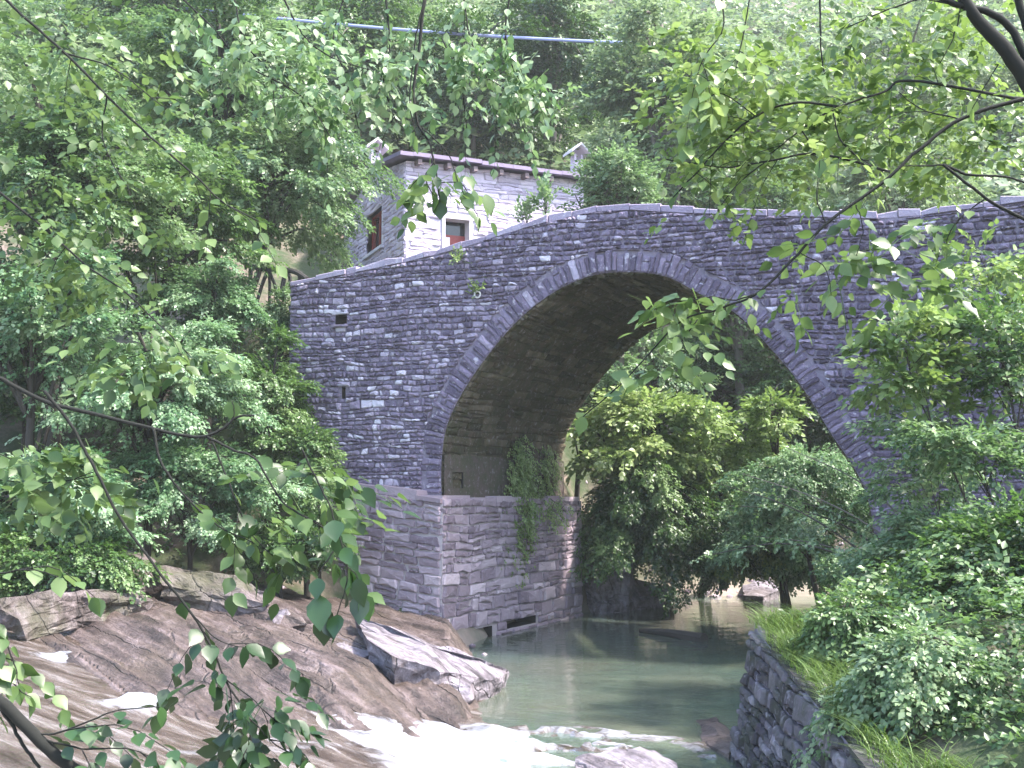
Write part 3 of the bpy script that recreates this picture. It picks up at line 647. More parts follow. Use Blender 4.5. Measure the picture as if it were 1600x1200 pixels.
# ------------------------------------------------------------------ house
house = tag(empty("stone_house", P(633, 400, 23)), "pale stone cottage with a slate roof standing behind the bridge", "house")
HC = P(633, 300, 23); HC[2] = 0; HA = unit(np.array([.917, .4, 0])); HB = unit(np.array([-.4, .917, 0]))
HF = np.array([HA[1], -HA[0], 0]); HL = -HA
ZB, ZE = 4.8, 9.36; LA, LB = 4.3, 5.0; RIDGE = ZE + .38
hf = lambda a, b, o: HC + HA * a + UZ * b + HF * o
hl = lambda a, b, o: HC + HB * a + UZ * b + HL * o
DOOR = (.92, 1.487, 6.3, 8.2); WIN = (1.67, 2.97, 7.85, 8.82)
g = Geo(); ht = lambda a, b, r: r.beta(2.2, 2.0)
courses(g, .0, LA, ZB, ZE, (.05, .11), (.18, .6), hf, 51, gap=.006, depth=.02, holes=[(DOOR[0] - .1, DOOR[1] + .1, DOOR[2], DOOR[3] + .12)], tone=ht)
wall = g.build("front_wall", M_HOUSE, house)
g = Geo()
gcut = lambda poly: clip(clip(poly, unit(np.array([-.38, 2.5])), unit(np.array([-.38, 2.5])) @ np.array([0, ZE])), unit(np.array([.38, 2.5])), unit(np.array([.38, 2.5])) @ np.array([LB, ZE]))
courses(g, .0, LB, ZB, RIDGE, (.06, .12), (.16, .5), hl, 53, gap=.008, depth=.025, holes=[WIN], cuts=gcut, tone=lambda a, b, r: r.beta(2, 2.6) * .8)
g.build("gable_wall", M_HOUSE, house)
g = Geo()
rect = lambda h: [(h[0], h[2]), (h[0], h[3]), (h[1], h[3]), (h[1], h[2])]
slab_face(g, [[(0, ZB), (LA, ZB), (LA, ZE), (0, ZE)], rect(DOOR)], hf, -.003)
slab_face(g, [[(0, ZB), (LB, ZB), (LB, ZE), (LB / 2, RIDGE), (0, ZE)], rect(WIN)], hl, -.003)
slab_face(g, [[(0, ZB), (LB, ZB), (LB, ZE), (LB / 2, RIDGE), (0, ZE)]], lambda a, b, o: hl(a, b, o) + HA * LA, 0)
g.add([hf(0, ZB, -LB), hf(LA, ZB, -LB), hf(LA, ZE, -LB), hf(0, ZE, -LB)], [(0, 1, 2, 3)])
g.build("wall_core", M_HMORT, house)
# roof: two slate slopes with overhang
g = Geo(); ov, tk = .34, .085; sl = (RIDGE - ZE) / (LB / 2); rg = np.random.default_rng(3)
for side in (0, 1):
    a = -.22
    while a < LA + .25:
        w = rg.uniform(.28, .5); w = min(w, LA + .3 - a)
        if side == 0: e0, e1 = hf(a, ZE - sl * ov + .10, ov), hf(a, RIDGE + .10, -LB / 2)
        else: e0, e1 = hf(a, RIDGE + .10, -LB / 2), hf(a, ZE - sl * ov + .10, -LB - ov)
        j = rg.normal(0, .006); g.box(e0 + UZ * j, HA * (w - .006), e1 - e0, UZ * tk); a += w
g.build("roof", M_ROOF, house)
for k, px in enumerate((652, 698, 742, 787, 830, 868)):
    a = .25 + k * .62 if k else .2
    g = Geo(); o = hf(a, ZE - sl * .3 - .06, .28); g.box(o, HA * .09, hf(a, ZE - .10 + sl * .3, -.3) - o, UZ * .11); g.build("rafter", M_RAFTER, house)
# door
g = Geo(); d0, d1, e0, e1 = DOOR
g.box(hf(d0, e0, -.26), HA * (d1 - d0), -HF * .05, UZ * (e1 - e0 - .30)); dr = g.build("door", M_RED, house)
g = Geo(); g.box(hf(d0, e1 - .30, -.27), HA * (d1 - d0), -HF * .03, UZ * .30); g.build("transom_pane", M_GLASS, dr).location = (0, 0, 0)
g = Geo(); g.box(hf(d0 + .02, e1 - .66, -.235), HA * .18, -HF * .02, UZ * .30); g.build("notice", M_NOTICE, dr).location = (0, 0, 0)
g = Geo()
g.box(hf(d1, e0, .03), HA * .07, -HF * .30, UZ * (e1 - e0)); g.box(hf(d0 - .07, e0, .03), HA * .07, -HF * .30, UZ * (e1 - e0))
g.box(hf(d0 - .1, e1, .035), HA * (d1 - d0 + .2), -HF * .3, UZ * .07); g.build("door_surround", M_JAMB, house)
# window
g = Geo(); w0, w1, y0, y1 = WIN
g.box(hl(w0, y0, -.22), HB * (w1 - w0), -HL * .03, UZ * (y1 - y0)); wi = g.build("window", M_GLASS, house)
g = Geo()
for a_ in (w0 - .01, (w0 + w1) / 2 - .03, w1 - .06): g.box(hl(a_, y0, -.13), HB * .07, -HL * .08, UZ * (y1 - y0))
g.box(hl(w0, y1 - .07, -.132), HB * (w1 - w0), -HL * .07, UZ * .07); g.build("frame", M_RED, wi).location = (0, 0, 0)
g = Geo(); g.box(hl(w0 - .12, y0, .02), HB * .12, -HL * .25, UZ * (y1 - y0)); g.box(hl(w0 - .14, y0 - .07, .08), HB * (w1 - w0 + .24), -HL * .3, UZ * .07); g.build("sill", M_JAMB, wi).location = (0, 0, 0)
# chimney with little gabled slab cap
def chimney(c, s_, h_, mat):
    g = Geo()
    for (i, j) in ((0, 0), (1, 0), (1, 1), (0, 1)):
        g.box(c + HA * (i * s_ * .75) + HB * (j * s_ * .75) + UZ * h_, HA * s_ * .22, HB * s_ * .22, UZ * .16)
    g.box(c + UZ * -1.2, HA * s_, HB * s_, UZ * (1.2 + h_)); ch = g.build("chimney", mat, house)
    g = Geo(); m0 = c + UZ * (h_ + .16)
    for sgn in (0, 1):
        e = m0 - HB * .14 + HA * (-.14 if sgn == 0 else s_ / 2); r = HA * (s_ / 2 + .14) + UZ * (.22 if sgn == 0 else -.22)
        e = e + UZ * (0 if sgn == 0 else .22); g.box(e, r, HB * (s_ + .28), UZ * .06)
    g.build("chimney_cap", M_WHITE, ch).location = (0, 0, 0)
q = P(898, 250, 26.5); chimney(q, .24, .0, M_HOUSE)
q = P(580, 238, 26.0); chimney(q, .26, -.08, M_HOUSE)  # second chimney, added in place of a sunlit piece of roof

# ------------------------------------------------------------------ cable and fence
g = Geo(); a, b = P(540, 39, 29.5), P(965, 66.5, 29.5); dd = b - a
q = [a + dd * t - UZ * (.05 * (1 - (2 * t - 1) ** 2)) for t in np.linspace(-.6, 1.45, 30)]
g.tube(q, .046, 10); tag(g.build("overhead_cable", M_CABLE), "thick blue overhead cable with a bright top edge, slung above the cottage", "cable")
fence = tag(empty("rustic_fence", P(430, 470, 18.6)), "dark rustic pole fence with crossed braces at the bank-side end of the bridge", "fence")
rail = [P(385, 414, 19.2), P(410, 420, 18.9), P(440, 421, 18.5), P(462, 425, 18.2), P(480, 436, 17.95)]
g = Geo(); g.tube(smoothline(rail, 14), .045, 7); g.build("rail", M_WOOD, fence)
for (x0, y0, x1, y1, Yq, r_) in [(418, 423, 398, 470, 18.8, .035), (420, 422, 436, 466, 18.7, .03), (447, 422, 438, 452, 18.45, .04), (449, 422, 455, 444, 18.4, .035), (392, 416, 388, 470, 19.1, .04), (420, 424, 421, 462, 18.8, .028), (386, 470, 412, 474, 19, .03), (468, 428, 466, 442, 18.1, .03), (400, 468, 380, 440, 19.0, .025)]:
    g = Geo(); g.tube([P(x0, y0, Yq), P((x0 + x1) / 2 + 1, (y0 + y1) / 2, Yq), P(x1, y1 + 14, Yq)], r_, 6); g.build("post" if abs(x0 - x1) < 10 else "brace", M_WOOD, fence)

# ------------------------------------------------------------------ foliage generators
def leaf_shape(detail):
    if detail == 0: return np.array([(0, 0, 0), (.45, .36, .07), (1, 0, -.10), (.45, -.36, .07)]), np.array([(0, 1, 2), (0, 2, 3)])
    h = [(.0, .03), (.10, .17), (.30, .32), (.55, .31), (.80, .14), (1.0, .0)]
    V = [(x, y, .16 * y - .16 * x * x) for x, y in h] + [(x, -y, .16 * y - .16 * x * x) for x, y in h[:-1][::-1]] + [(.25, 0, -.015), (.65, 0, -.08)]
    rim = len(V) - 2; a, b = rim, rim + 1
    T = []
    for i in range(rim):
        j = (i + 1) % rim; k = a if i in (0, 1, 8, 9, 10) else b; T.append((i, j, k))
    T += [(2, b, a), (8, a, b)]
    return np.array(V), np.array(T)
def frames(d, nrm):
    x = unit(d); z = nrm - x * np.sum(nrm * x, -1, keepdims=True); z = unit(z); y = np.cross(z, x); return np.stack([x, y, z], -1)
def spray(seed, n=11, leaf=.30, detail=0, spread=1.0):
    """a twig of unit length along x with alternate leaves in one plane"""
    rg = np.random.default_rng(seed); LV, LT = leaf_shape(detail); V = []; T = []; L = []
    for i in range(n):
        t = .12 + .88 * i / (n - 1); side = 1 if i % 2 else -1; ang = (1.0 - .55 * t) * side * rg.uniform(.75, 1.2) * spread if i < n - 1 else 0
        s = leaf * rg.uniform(.7, 1.15) * (1 - .25 * abs(t - .55))
        d = np.array([math.cos(ang), math.sin(ang), rg.normal(-.15, .3)]); nr = np.array([rg.normal(0, .45), rg.normal(0, .45), 1.0])
        R = frames(d[None], nr[None])[0]; p = np.array([t, 0.03 * side + rg.normal(0, .05), -.16 * t * t + rg.normal(0, .05)])
        T.append(LT + len(V) * len(LV)); V.append(p + s * LV @ R.T); L += [i] * len(LV)
    if detail == 1:
        b = sum(len(q) for q in V); ts = np.linspace(-.12, 1, 5); c = np.stack([ts, 0 * ts, -.16 * ts * np.abs(ts)], 1); w = np.array([0, .009, 0]) 
        V.append(np.concatenate([c - w, c + w])); L += [n] * 10
        for i in range(4): T.append(np.array([(b + i, b + i + 1, b + i + 6), (b + i, b + i + 6, b + i + 5)]))
    return np.concatenate(V), np.concatenate(T), np.array(L)
SPR = {0: [spray(k, 9, .33, 0) for k in range(8)], 1: [spray(20 + k, 8, .36, 1) for k in range(6)], 2: [spray(40 + k, 8, .36, 0) for k in range(6)]}
def leaf_mesh(name, pos, dr, nr, sc, detail, mat, parent, rg, tone_amp=.35, tone0=.45, tone_in=None, raw=False):
    pos = np.asarray(pos, float); N = len(pos); R = frames(np.asarray(dr, float), np.asarray(nr, float)); tm = SPR[detail]
    which = rg.integers(0, len(tm), N); VV = []; TT = []; TN = []; base = 0
    st = tone0 + rg.normal(0, tone_amp * .6, N) if tone_in is None else tone_in + rg.normal(0, tone_amp * .4, N)
    for k, (tv, tt, tl) in enumerate(tm):
        idx = np.nonzero(which == k)[0]
        if not len(idx): continue
        v = pos[idx, None, :] + sc[idx, None, None] * np.einsum('nij,vj->nvi', R[idx], tv)
        lt = rg.normal(0, tone_amp * .5, (len(idx), tl.max() + 1))
        TN.append((st[idx, None] + lt[:, tl]).ravel()); VV.append(v.reshape(-1, 3))
        TT.append((tt[None] + (np.arange(len(idx)) * len(tv))[:, None, None]).reshape(-1, 3) + base); base += len(idx) * len(tv)
    if raw: return np.concatenate(VV), np.concatenate(TT), np.concatenate(TN)
    o = mesh_np(name, np.concatenate(VV), np.concatenate(TT), mat, parent, tone=np.clip(np.concatenate(TN), 0, 1)); return o
def plant(name, label, cat, px, py, Y, rx, ry, leaf, nspray, mat, seed, detail=0, bark=None, group=None, nlimb=16, trunk=True, ryd=None, ground=None, flat=.35, droop=.15, foot=None, tone0=.45, trunk_r=None, shell=.45):
    """tree or shrub whose crown is centred at photo pixel (px, py), depth Y; rx, ry are the crown's half sizes in photo pixels"""
    rg = np.random.default_rng(seed); c = P(px, py, Y); k = Y / F; R = np.array([rx * k, (ryd if ryd is not None else min(rx, 1.3 * ry) * k), ry * k])
    fx, fy = (c[0], c[1]) if foot is None else foot
    gz = tz1(fx, fy) - .08 if ground is None else ground
    root = tag(empty(name, (fx, fy, gz)), label, cat, group)
    basep = np.array([fx, fy, gz]); topp = c + np.array([0, 0, R[2] * .55])
    if topp[2] < gz + .4: topp[2] = gz + .4
    tr = smoothline([basep, basep * .6 + topp * .4 + rg.normal(0, .05, 3) * R[0], basep * .25 + topp * .75 + rg.normal(0, .05, 3) * R[0], topp], 14)
    H = np.linalg.norm(topp - basep); r0 = trunk_r or max(.012, .022 * H ** .9)
    g = Geo(); g.tube(tr, np.linspace(r0, r0 * .2, 14), 7)
    pos = []; dr = []; nr = []; tn = []
    per = max(3, nspray // nlimb); ga = rg.uniform(0, 6.28)
    for i in range(nlimb):
        el = math.asin(np.clip(-.55 + 1.5 * (i + rg.random()) / nlimb, -.95, .98)); az = ga + i * 2.399 + rg.normal(0, .25)
        d = np.array([math.cos(el) * math.cos(az), math.cos(el) * math.sin(az), math.sin(el)]); ext = rg.uniform(.5, 1.18)
        tip = c + d * R * ext
        st = tr[int(np.clip(rg.uniform(.35, .8) + .25 * math.sin(el), .1, .95) * 13)]
        mid = (st + tip) / 2 + np.array([0, 0, .18 * np.linalg.norm(tip - st)]); tip2 = tip - np.array([0, 0, droop * R[2]])
        lb = smoothline([st, mid, tip2], 9); g.tube(lb, np.linspace(r0 * .42, r0 * .06, 9), 4)
        lim = rg.normal(0, .16)
        s_ = shell * .55 + (1 - shell * .55) * rg.random(per) ** .8
        u = s_ * 8; j = np.minimum(u.astype(int), 7); p = lb[j] * (1 - (u - j))[:, None] + lb[j + 1] * (u - j)[:, None]
        tg = unit(lb[j + 1] - lb[j]); rad = .36 * float(np.mean(R)) * (1.15 - .6 * s_)
        off = rg.normal(0, 1, (per, 3)); off = off / (np.linalg.norm(off, axis=1, keepdims=True) + 1e-6) * (rg.random((per, 1)) ** .5) * rad[:, None]
        off[:, 2] *= flat; off[:, 2] -= .35 * np.hypot(off[:, 0], off[:, 1]) * droop * 2
        out = unit((p + off - c) * np.array([1, 1, .3]) / R)
        pos.append(p + off); dr.append(unit(tg * .5 + out * .6 + unit(off) * .5 + rg.normal(0, .35, (per, 3)) - np.array([0, 0, droop])))
        nr.append(np.array([0, 0, 1.0]) + out * .28 + rg.normal(0, .26, (per, 3))); tn.append(np.full(per, tone0 + lim))
    if trunk: g.build("trunk", bark or M_BARK, root, smooth=True)
    pos = np.concatenate(pos); dr = np.concatenate(dr); nr = np.concatenate(nr); tn = np.concatenate(tn)
    sc = leaf / .33 * rg.uniform(.7, 1.25, len(pos))
    leaf_mesh("crown" if cat == "tree" else "foliage", pos - 0, dr, nr, sc, detail, mat, root, rg, tone_in=tn)
    return root
def copy_plant(src, dst_px, dst_py, src_c, Y, scale, rot, label):
    """copy a tree and its parts; crown centre goes to the given photo pixel and depth"""
    r = src.copy(); scene.collection.objects.link(r); r['label'] = label
    r.scale = (scale,) * 3; r.rotation_euler = (0, 0, rot)
    off = np.array(src_c) - np.array(src.location); ca, sa_ = math.cos(rot), math.sin(rot)
    o2 = np.array([ca * off[0] - sa_ * off[1], sa_ * off[0] + ca * off[1], off[2]]) * scale
    r.location = tuple(P(dst_px, dst_py, Y) - o2)
    for ch in src.children:
        c = ch.copy(); scene.collection.objects.link(c); c.parent = r
    return r

# ------------------------------------------------------------------ air
hz = NT("haze_air"); vol = hz.n("VolumePrincipled", Color=(.90, .95, .92, 1), Density=.0011)
hz.t.links.new(vol.outputs[0], hz.out.inputs['Volume'])
g = Geo(); g.box((-75, -38, -6), (150, 0, 0), (0, 138, 0), (0, 0, 75)); tag(g.build("haze", hz.mat), kind="stuff")

# ------------------------------------------------------------------ distant wooded slope
G1 = "trees on the wooded slope behind the bridge"
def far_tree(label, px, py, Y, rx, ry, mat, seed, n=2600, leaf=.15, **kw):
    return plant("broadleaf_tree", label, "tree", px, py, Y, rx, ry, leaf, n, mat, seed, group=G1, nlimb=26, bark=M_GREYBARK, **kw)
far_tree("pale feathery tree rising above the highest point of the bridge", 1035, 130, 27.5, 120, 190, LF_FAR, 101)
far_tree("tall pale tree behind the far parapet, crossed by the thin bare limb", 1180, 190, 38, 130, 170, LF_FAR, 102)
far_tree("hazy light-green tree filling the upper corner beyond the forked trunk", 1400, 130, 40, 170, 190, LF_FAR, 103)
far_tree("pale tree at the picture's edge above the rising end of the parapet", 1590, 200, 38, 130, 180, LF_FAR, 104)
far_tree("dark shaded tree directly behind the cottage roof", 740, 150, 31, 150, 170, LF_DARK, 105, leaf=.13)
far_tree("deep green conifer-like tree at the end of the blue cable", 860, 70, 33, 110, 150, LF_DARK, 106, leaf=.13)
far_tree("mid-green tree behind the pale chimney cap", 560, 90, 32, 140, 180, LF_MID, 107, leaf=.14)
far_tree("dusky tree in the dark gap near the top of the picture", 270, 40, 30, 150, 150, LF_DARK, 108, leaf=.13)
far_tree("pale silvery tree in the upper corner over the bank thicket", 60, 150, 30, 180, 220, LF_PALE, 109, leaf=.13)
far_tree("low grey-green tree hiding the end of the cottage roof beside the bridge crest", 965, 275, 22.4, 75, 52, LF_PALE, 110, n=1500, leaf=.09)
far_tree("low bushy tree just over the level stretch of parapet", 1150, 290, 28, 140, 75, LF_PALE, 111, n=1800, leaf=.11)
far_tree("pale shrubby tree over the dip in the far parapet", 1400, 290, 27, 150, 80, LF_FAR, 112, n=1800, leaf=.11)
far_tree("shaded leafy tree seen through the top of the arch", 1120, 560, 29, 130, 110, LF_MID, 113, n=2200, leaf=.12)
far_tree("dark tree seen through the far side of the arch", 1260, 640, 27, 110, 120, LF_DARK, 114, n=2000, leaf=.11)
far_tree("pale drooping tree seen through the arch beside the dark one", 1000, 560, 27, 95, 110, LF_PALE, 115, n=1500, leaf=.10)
# understory covering the slope
rg = np.random.default_rng(77); N = 24000
yy = rg.uniform(25, 66, N); xx = rg.uniform(-.62, .66, N) * yy
zz = terr(xx, yy) + rg.uniform(0, 1, N) ** 1.3 * 4.0 + fbm(xx * .1, yy * .1, 9, 2) * np.clip((yy - 26) / 20, 0, 1) * 4
ok = ~((yy < 30.5) & (xx > -6) & (xx < 7.5) & (yy < 32 - np.abs(xx)))
ok &= ~((yy < 28.5) & (xx > -7) & (xx < 10.5))
pos = np.stack([xx, yy, zz], 1)[ok]; n = len(pos)
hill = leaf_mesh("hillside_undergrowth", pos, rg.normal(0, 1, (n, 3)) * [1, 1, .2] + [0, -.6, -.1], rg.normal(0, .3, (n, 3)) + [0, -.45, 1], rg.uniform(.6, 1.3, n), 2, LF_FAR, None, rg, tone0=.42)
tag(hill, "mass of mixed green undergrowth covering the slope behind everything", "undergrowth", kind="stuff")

# ------------------------------------------------------------------ trees and shrubs on the near bank (photo's left half)
GB = "thicket on the bank beside the bridge"
plant("hornbeam_tree", "hornbeam with bright layered boughs reaching towards the cottage wall", "tree", 440, 270, 19.5, 170, 150, .085, 4200, LF_PALE, 201, nlimb=26, flat=.22, droop=.25, foot=(-5.2, 20.2))
plant("hornbeam_tree", "tall leafy tree leaning over the bank from the picture's edge", "tree", 90, 250, 15.5, 210, 210, .075, 5200, LF_PALE, 202, nlimb=30, flat=.22, droop=.2)
plant("hornbeam_tree", "mid-green tree with a dark hollow under its crown, behind the thicket", "tree", 260, 330, 17.5, 150, 110, .075, 3000, LF_MID, 203, nlimb=20, flat=.25, droop=.2, tone0=.38)
plant("beech_tree", "broad sunlit tree arching over the top of the thicket", "tree", 340, 90, 20.5, 190, 130, .095, 3600, LF_PALE, 204, nlimb=24, flat=.25, droop=.2)
plant("leafy_shrub", "pale feathery shrub standing in front of the rustic fence", "shrub", 330, 460, 17.2, 88, 85, .06, 2600, LF_MINT, 205, nlimb=18, droop=.3)
plant("leafy_shrub", "bright silvery-green shrub in the middle of the bank thicket", "shrub", 235, 575, 14.8, 170, 110, .06, 4600, LF_MINT, 206, nlimb=26, droop=.3, flat=.25, tone0=.52)
plant("leafy_shrub", "dense small-leaved shrub spreading above the stream rocks", "shrub", 300, 755, 14.8, 165, 85, .055, 4200, LF_MINT, 207, nlimb=24, droop=.25)
plant("leafy_shrub", "pale shrub at the picture's edge over the upper stream", "shrub", 60, 770, 13.0, 170, 90, .06, 3400, LF_MINT, 208, nlimb=22, droop=.3)
plant("leafy_shrub", "light shrub high on the bank under the dark hollow", "shrub", 60, 450, 14.0, 150, 80, .065, 2600, LF_MINT, 209, nlimb=20, droop=.3, flat=.25)
plant("leafy_shrub", "green shrub growing against the bank end of the bridge", "shrub", 420, 610, 16.4, 75, 110, .055, 2200, LF_MID, 210, nlimb=18, droop=.3, tone0=.55)
plant("leafy_shrub", "small bright shrub at the foot of the bridge wall above the ledge", "shrub", 485, 700, 16.1, 62, 60, .055, 1500, LF_MID, 211, nlimb=14, droop=.3, tone0=.6)
plant("leafy_shrub", "low dark shrub at the water's edge beside the mossy ledge", "shrub", 90, 880, 12.4, 150, 55, .055, 2000, LF_MID, 212, nlimb=18, droop=.3)
plant("leafy_shrub", "scrappy low shrub among the rocks below the abutment wall", "shrub", 440, 850, 15.2, 95, 60, .055, 1600, LF_MID, 213, nlimb=14, droop=.3)
plant("leafy_shrub", "sprawling shrub in front of the abutment's shaded corner", "shrub", 495, 800, 15.4, 60, 60, .055, 800, LF_MID, 214, nlimb=12, droop=.3)
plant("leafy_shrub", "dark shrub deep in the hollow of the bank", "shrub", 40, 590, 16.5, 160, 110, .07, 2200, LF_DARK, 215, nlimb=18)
plant("leafy_shrub", "grassy-green shrub beside the end of the parapet and fence", "shrub", 440, 500, 17.9, 40, 55, .05, 900, LF_PALE, 216, nlimb=12, droop=.3)

# ------------------------------------------------------------------ plants under and around the arch
plant("leafy_shrub", "bright lime-green shrub lit by the sun under the arch", "shrub", 1015, 670, 20.6, 150, 105, .105, 1700, LF_LIME, 301, nlimb=20, droop=.2, foot=(2.3, 22.6), detail=1, ryd=1.2, tone0=.6)
plant("leafy_shrub", "dark drooping shrub hanging over the water beside the abutment", "shrub", 1000, 810, 20.0, 135, 100, .07, 5200, LF_MID, 302, nlimb=26, droop=.55, foot=(2.2, 22.3), ryd=1.1, tone0=.36)
plant("leafy_shrub", "spray of bright leaves against the dark under the arch", "shrub", 1205, 640, 20.5, 70, 45, .10, 260, LF_LIME, 303, nlimb=8, detail=1, foot=(5.6, 22.6), ryd=.6)
plant("leafy_shrub", "pale misty shrub beside the far foot of the arch", "shrub", 1255, 780, 19.0, 165, 110, .06, 4600, LF_MINT, 304, nlimb=18, droop=.3, foot=(5.6, 20.0), ryd=1.2, ground=.0)
plant("leafy_shrub", "dull green shrub below the arching canes on the far shore", "shrub", 1150, 835, 20.8, 175, 75, .065, 4200, LF_MINT, 305, nlimb=18, droop=.3, foot=(5.4, 21.5), ground=.0)
plant("leafy_shrub", "sunlit shrub with large pale leaves in front of the bridge wall", "shrub", 1405, 560, 10.6, 75, 105, .09, 300, LF_LIME, 306, nlimb=12, detail=1, foot=(4.6, 10.2), trunk_r=.015, droop=.1)
plant("leafy_shrub", "dark leafy sapling close to the bridge at the picture's edge", "shrub", 1550, 540, 10.4, 80, 130, .07, 330, LF_MID, 307, nlimb=16, foot=(4.9, 10.0), trunk_r=.02)
plant("leafy_shrub", "wide low shrub with level sprays below the sunlit shrub", "shrub", 1500, 690, 9.8, 120, 40, .065, 330, LF_PALE, 308, nlimb=14, flat=.15, foot=(4.4, 9.4), trunk_r=.014)
plant("leafy_shrub", "green shrub covering the far foot of the bridge", "shrub", 1480, 870, 10.2, 140, 80, .055, 1500, LF_PALE, 309, nlimb=20, foot=(4.4, 9.8), trunk_r=.014, tone0=.55)
plant("leafy_shrub", "shaded shrub at the picture's edge above the ground plants", "shrub", 1580, 900, 8.6, 130, 140, .055, 2200, LF_MID, 310, nlimb=18, trunk_r=.014)
plant("leafy_shrub", "pale low shrub between the bridge foot and the grassy wall top", "shrub", 1390, 880, 11.2, 80, 45, .05, 900, LF_PALE, 311, nlimb=14, trunk_r=.012)

plant("leafy_shrub", "feathery light-green shrub filling the arch behind the drooping one", "shrub", 1130, 735, 21.5, 130, 80, .085, 2200, LF_LIME, 315, nlimb=20, droop=.3, foot=(4.2, 23.8), ground=.05, tone0=.6)
plant("leafy_shrub", "lime-green weed bush under the near haunch of the arch", "shrub", 940, 600, 22.5, 70, 60, .085, 900, LF_PALE, 316, nlimb=14, droop=.2, foot=(1.4, 24.0))
plant("leafy_shrub", "low pale bush on the far shore, touching the shallow water under the arch", "shrub", 1225, 890, 21.4, 125, 40, .07, 2000, LF_MINT, 317, nlimb=16, droop=.3, foot=(5.4, 22.0), ground=.02, tone0=.6)
plant("leafy_shrub", "low yellow-green bush spreading beneath the lime-green shrub", "shrub", 1105, 830, 21.0, 95, 75, .085, 1500, LF_LIME, 318, nlimb=18, droop=.4, foot=(4.0, 23.4), ground=.02, tone0=.5)
plant("climbing_plant", "loose veil of yellow-green leaves climbing the bridge wall towards the parapet", "climbing plant", 1535, 450, 11.6, 95, 105, .085, 230, LF_LIME, 319, nlimb=14, detail=1, foot=(5.6, 11.4), trunk_r=.012, droop=.15, tone0=.4)
plant("climbing_plant", "thin pale creeper hanging on the bridge wall beside the far foot of the arch", "climbing plant", 1440, 700, 11.6, 95, 100, .07, 420, LF_PALE, 320, nlimb=14, foot=(4.7, 11.6), trunk_r=.01, droop=.2)
# ivy hanging on the pier
ivy = tag(empty("ivy", pier_r(2.0, ZP, .05)), "ivy curtain hanging down the abutment from under the arch", "climbing plant")
rg = np.random.default_rng(61); pos = []; dr = []; nr = []; g = Geo()
for k in range(46):
    a = rg.normal(2.35, .22) if k % 3 else rg.normal(3.2, .4); z1 = ZP + rg.uniform(-.1, 1.1) if a > 1.2 else ZP; Ln = rg.uniform(.3, 1.0) * (1.35 if a < 2.75 else .5) + max(0, z1 - ZP)
    st = pier_r(a, z1, .10 if z1 <= ZP else -.2); pts = [st + UD * rg.normal(0, .05) + RN * (.12 + .03 * math.sin(9 * t)) - UZ * Ln * t for t in np.linspace(0, 1, 9)]
    g.tube(pts, .006, 3)
    for t in np.linspace(0, 1, int(12 + 16 * Ln)):
        i = min(int(t * 8), 7); p = pts[i] + (pts[i + 1] - pts[i]) * (t * 8 - i); pos.append(p + rg.normal(0, .05, 3)); dr.append(UD * rg.normal(0, .6) + RN * .5 - UZ * .7); nr.append(RN * .8 + UZ * .6 + rg.normal(0, .3, 3))
g.build("stem", M_BARK, ivy); leaf_mesh("foliage", pos, dr, nr, np.full(len(pos), .16), 0, LF_LIME, ivy, rg, tone0=.55)
for k, (lab, px, py, s_, mt) in enumerate([("yellow-green tuft rooted in the parapet face below the cottage door", 720, 405, .12, LF_LIME), ("small weed tuft growing beside the drain ring in the bridge wall", 750, 455, .12, LF_LIME), ("upright weed growing on top of the sloping parapet", 845, 330, .2, LF_PALE), ("low bushy weed on the parapet beside the upright one", 815, 350, .18, LF_PALE)]):
    q = onface(px, py); p0 = face(q[0], q[1], .04 if k < 2 else -.2); t = tag(empty("wall_weed", p0), lab, "plant"); rg = np.random.default_rng(70 + k); n = 14 if k < 2 else 26
    d = rg.normal(0, .6, (n, 3)) + ND * .6 + UZ * (.5 if k < 2 else 1.4); pp = p0 + rg.normal(0, .35, (n, 3)) * s_ + (UZ * s_ if k > 1 else 0)
    leaf_mesh("foliage", pp, d, rg.normal(0, .4, (n, 3)) + UZ, np.full(n, s_ * 1.3), 0, mt, t, rg, tone0=.65)
    g = Geo(); [g.tube([p0, p0 + (pp[j] - p0) * .7 + UZ * .01, pp[j]], .003, 3) for j in range(n)]; g.build("stem", M_TWIG, t)

plant("leafy_shrub", "fresh green shrub overhanging the shaded side of the retaining wall", "shrub", 1420, 1110, 7.0, 150, 100, .045, 1900, LF_PALE, 312, nlimb=20, trunk_r=.01, droop=.35, foot=(3.1, 7.0), tone0=.55)
plant("leafy_shrub", "low weedy shrub spilling over the lip of the retaining wall", "shrub", 1310, 1010, 8.2, 75, 55, .045, 900, LF_MID, 313, nlimb=14, trunk_r=.008, droop=.4, foot=(2.75, 8.3), tone0=.6)

# ------------------------------------------------------------------ grass, canes, ground cover
def blades(name, pos, h, seed, mat, bend=.5, w=.006, lean=None, parent=None, seg=4):
    rg = np.random.default_rng(seed); pos = np.asarray(pos, float); N = len(pos); az = rg.uniform(0, 6.28, N); d = np.stack([np.cos(az), np.sin(az), 0 * az], 1)
    if lean is not None: d = unit(d * .6 + np.asarray(lean))
    h = h * rg.uniform(.5, 1.3, N); side = np.stack([-d[:, 1], d[:, 0], 0 * az], 1); V = []
    for k in range(seg + 1):
        t = k / seg; c = pos + d * (h * bend * t * t)[:, None] + UZ * (h * (t - .35 * bend * t * t))[:, None]; ww = w * (1 - t * .92)
        V += [c - side * ww, c + side * ww]
    V = np.stack(V, 1); i = np.arange(seg)[:, None] * 2 + np.array([0, 1, 3, 2]); T = (i[None] + (np.arange(N) * (2 * seg + 2))[:, None, None]).reshape(-1, 4)
    return mesh_np(name, V.reshape(-1, 3), T, mat, parent, tone=np.repeat(np.clip(rg.normal(.5, .25, N), 0, 1), 2 * seg + 2))
rg = np.random.default_rng(88); N = 9000
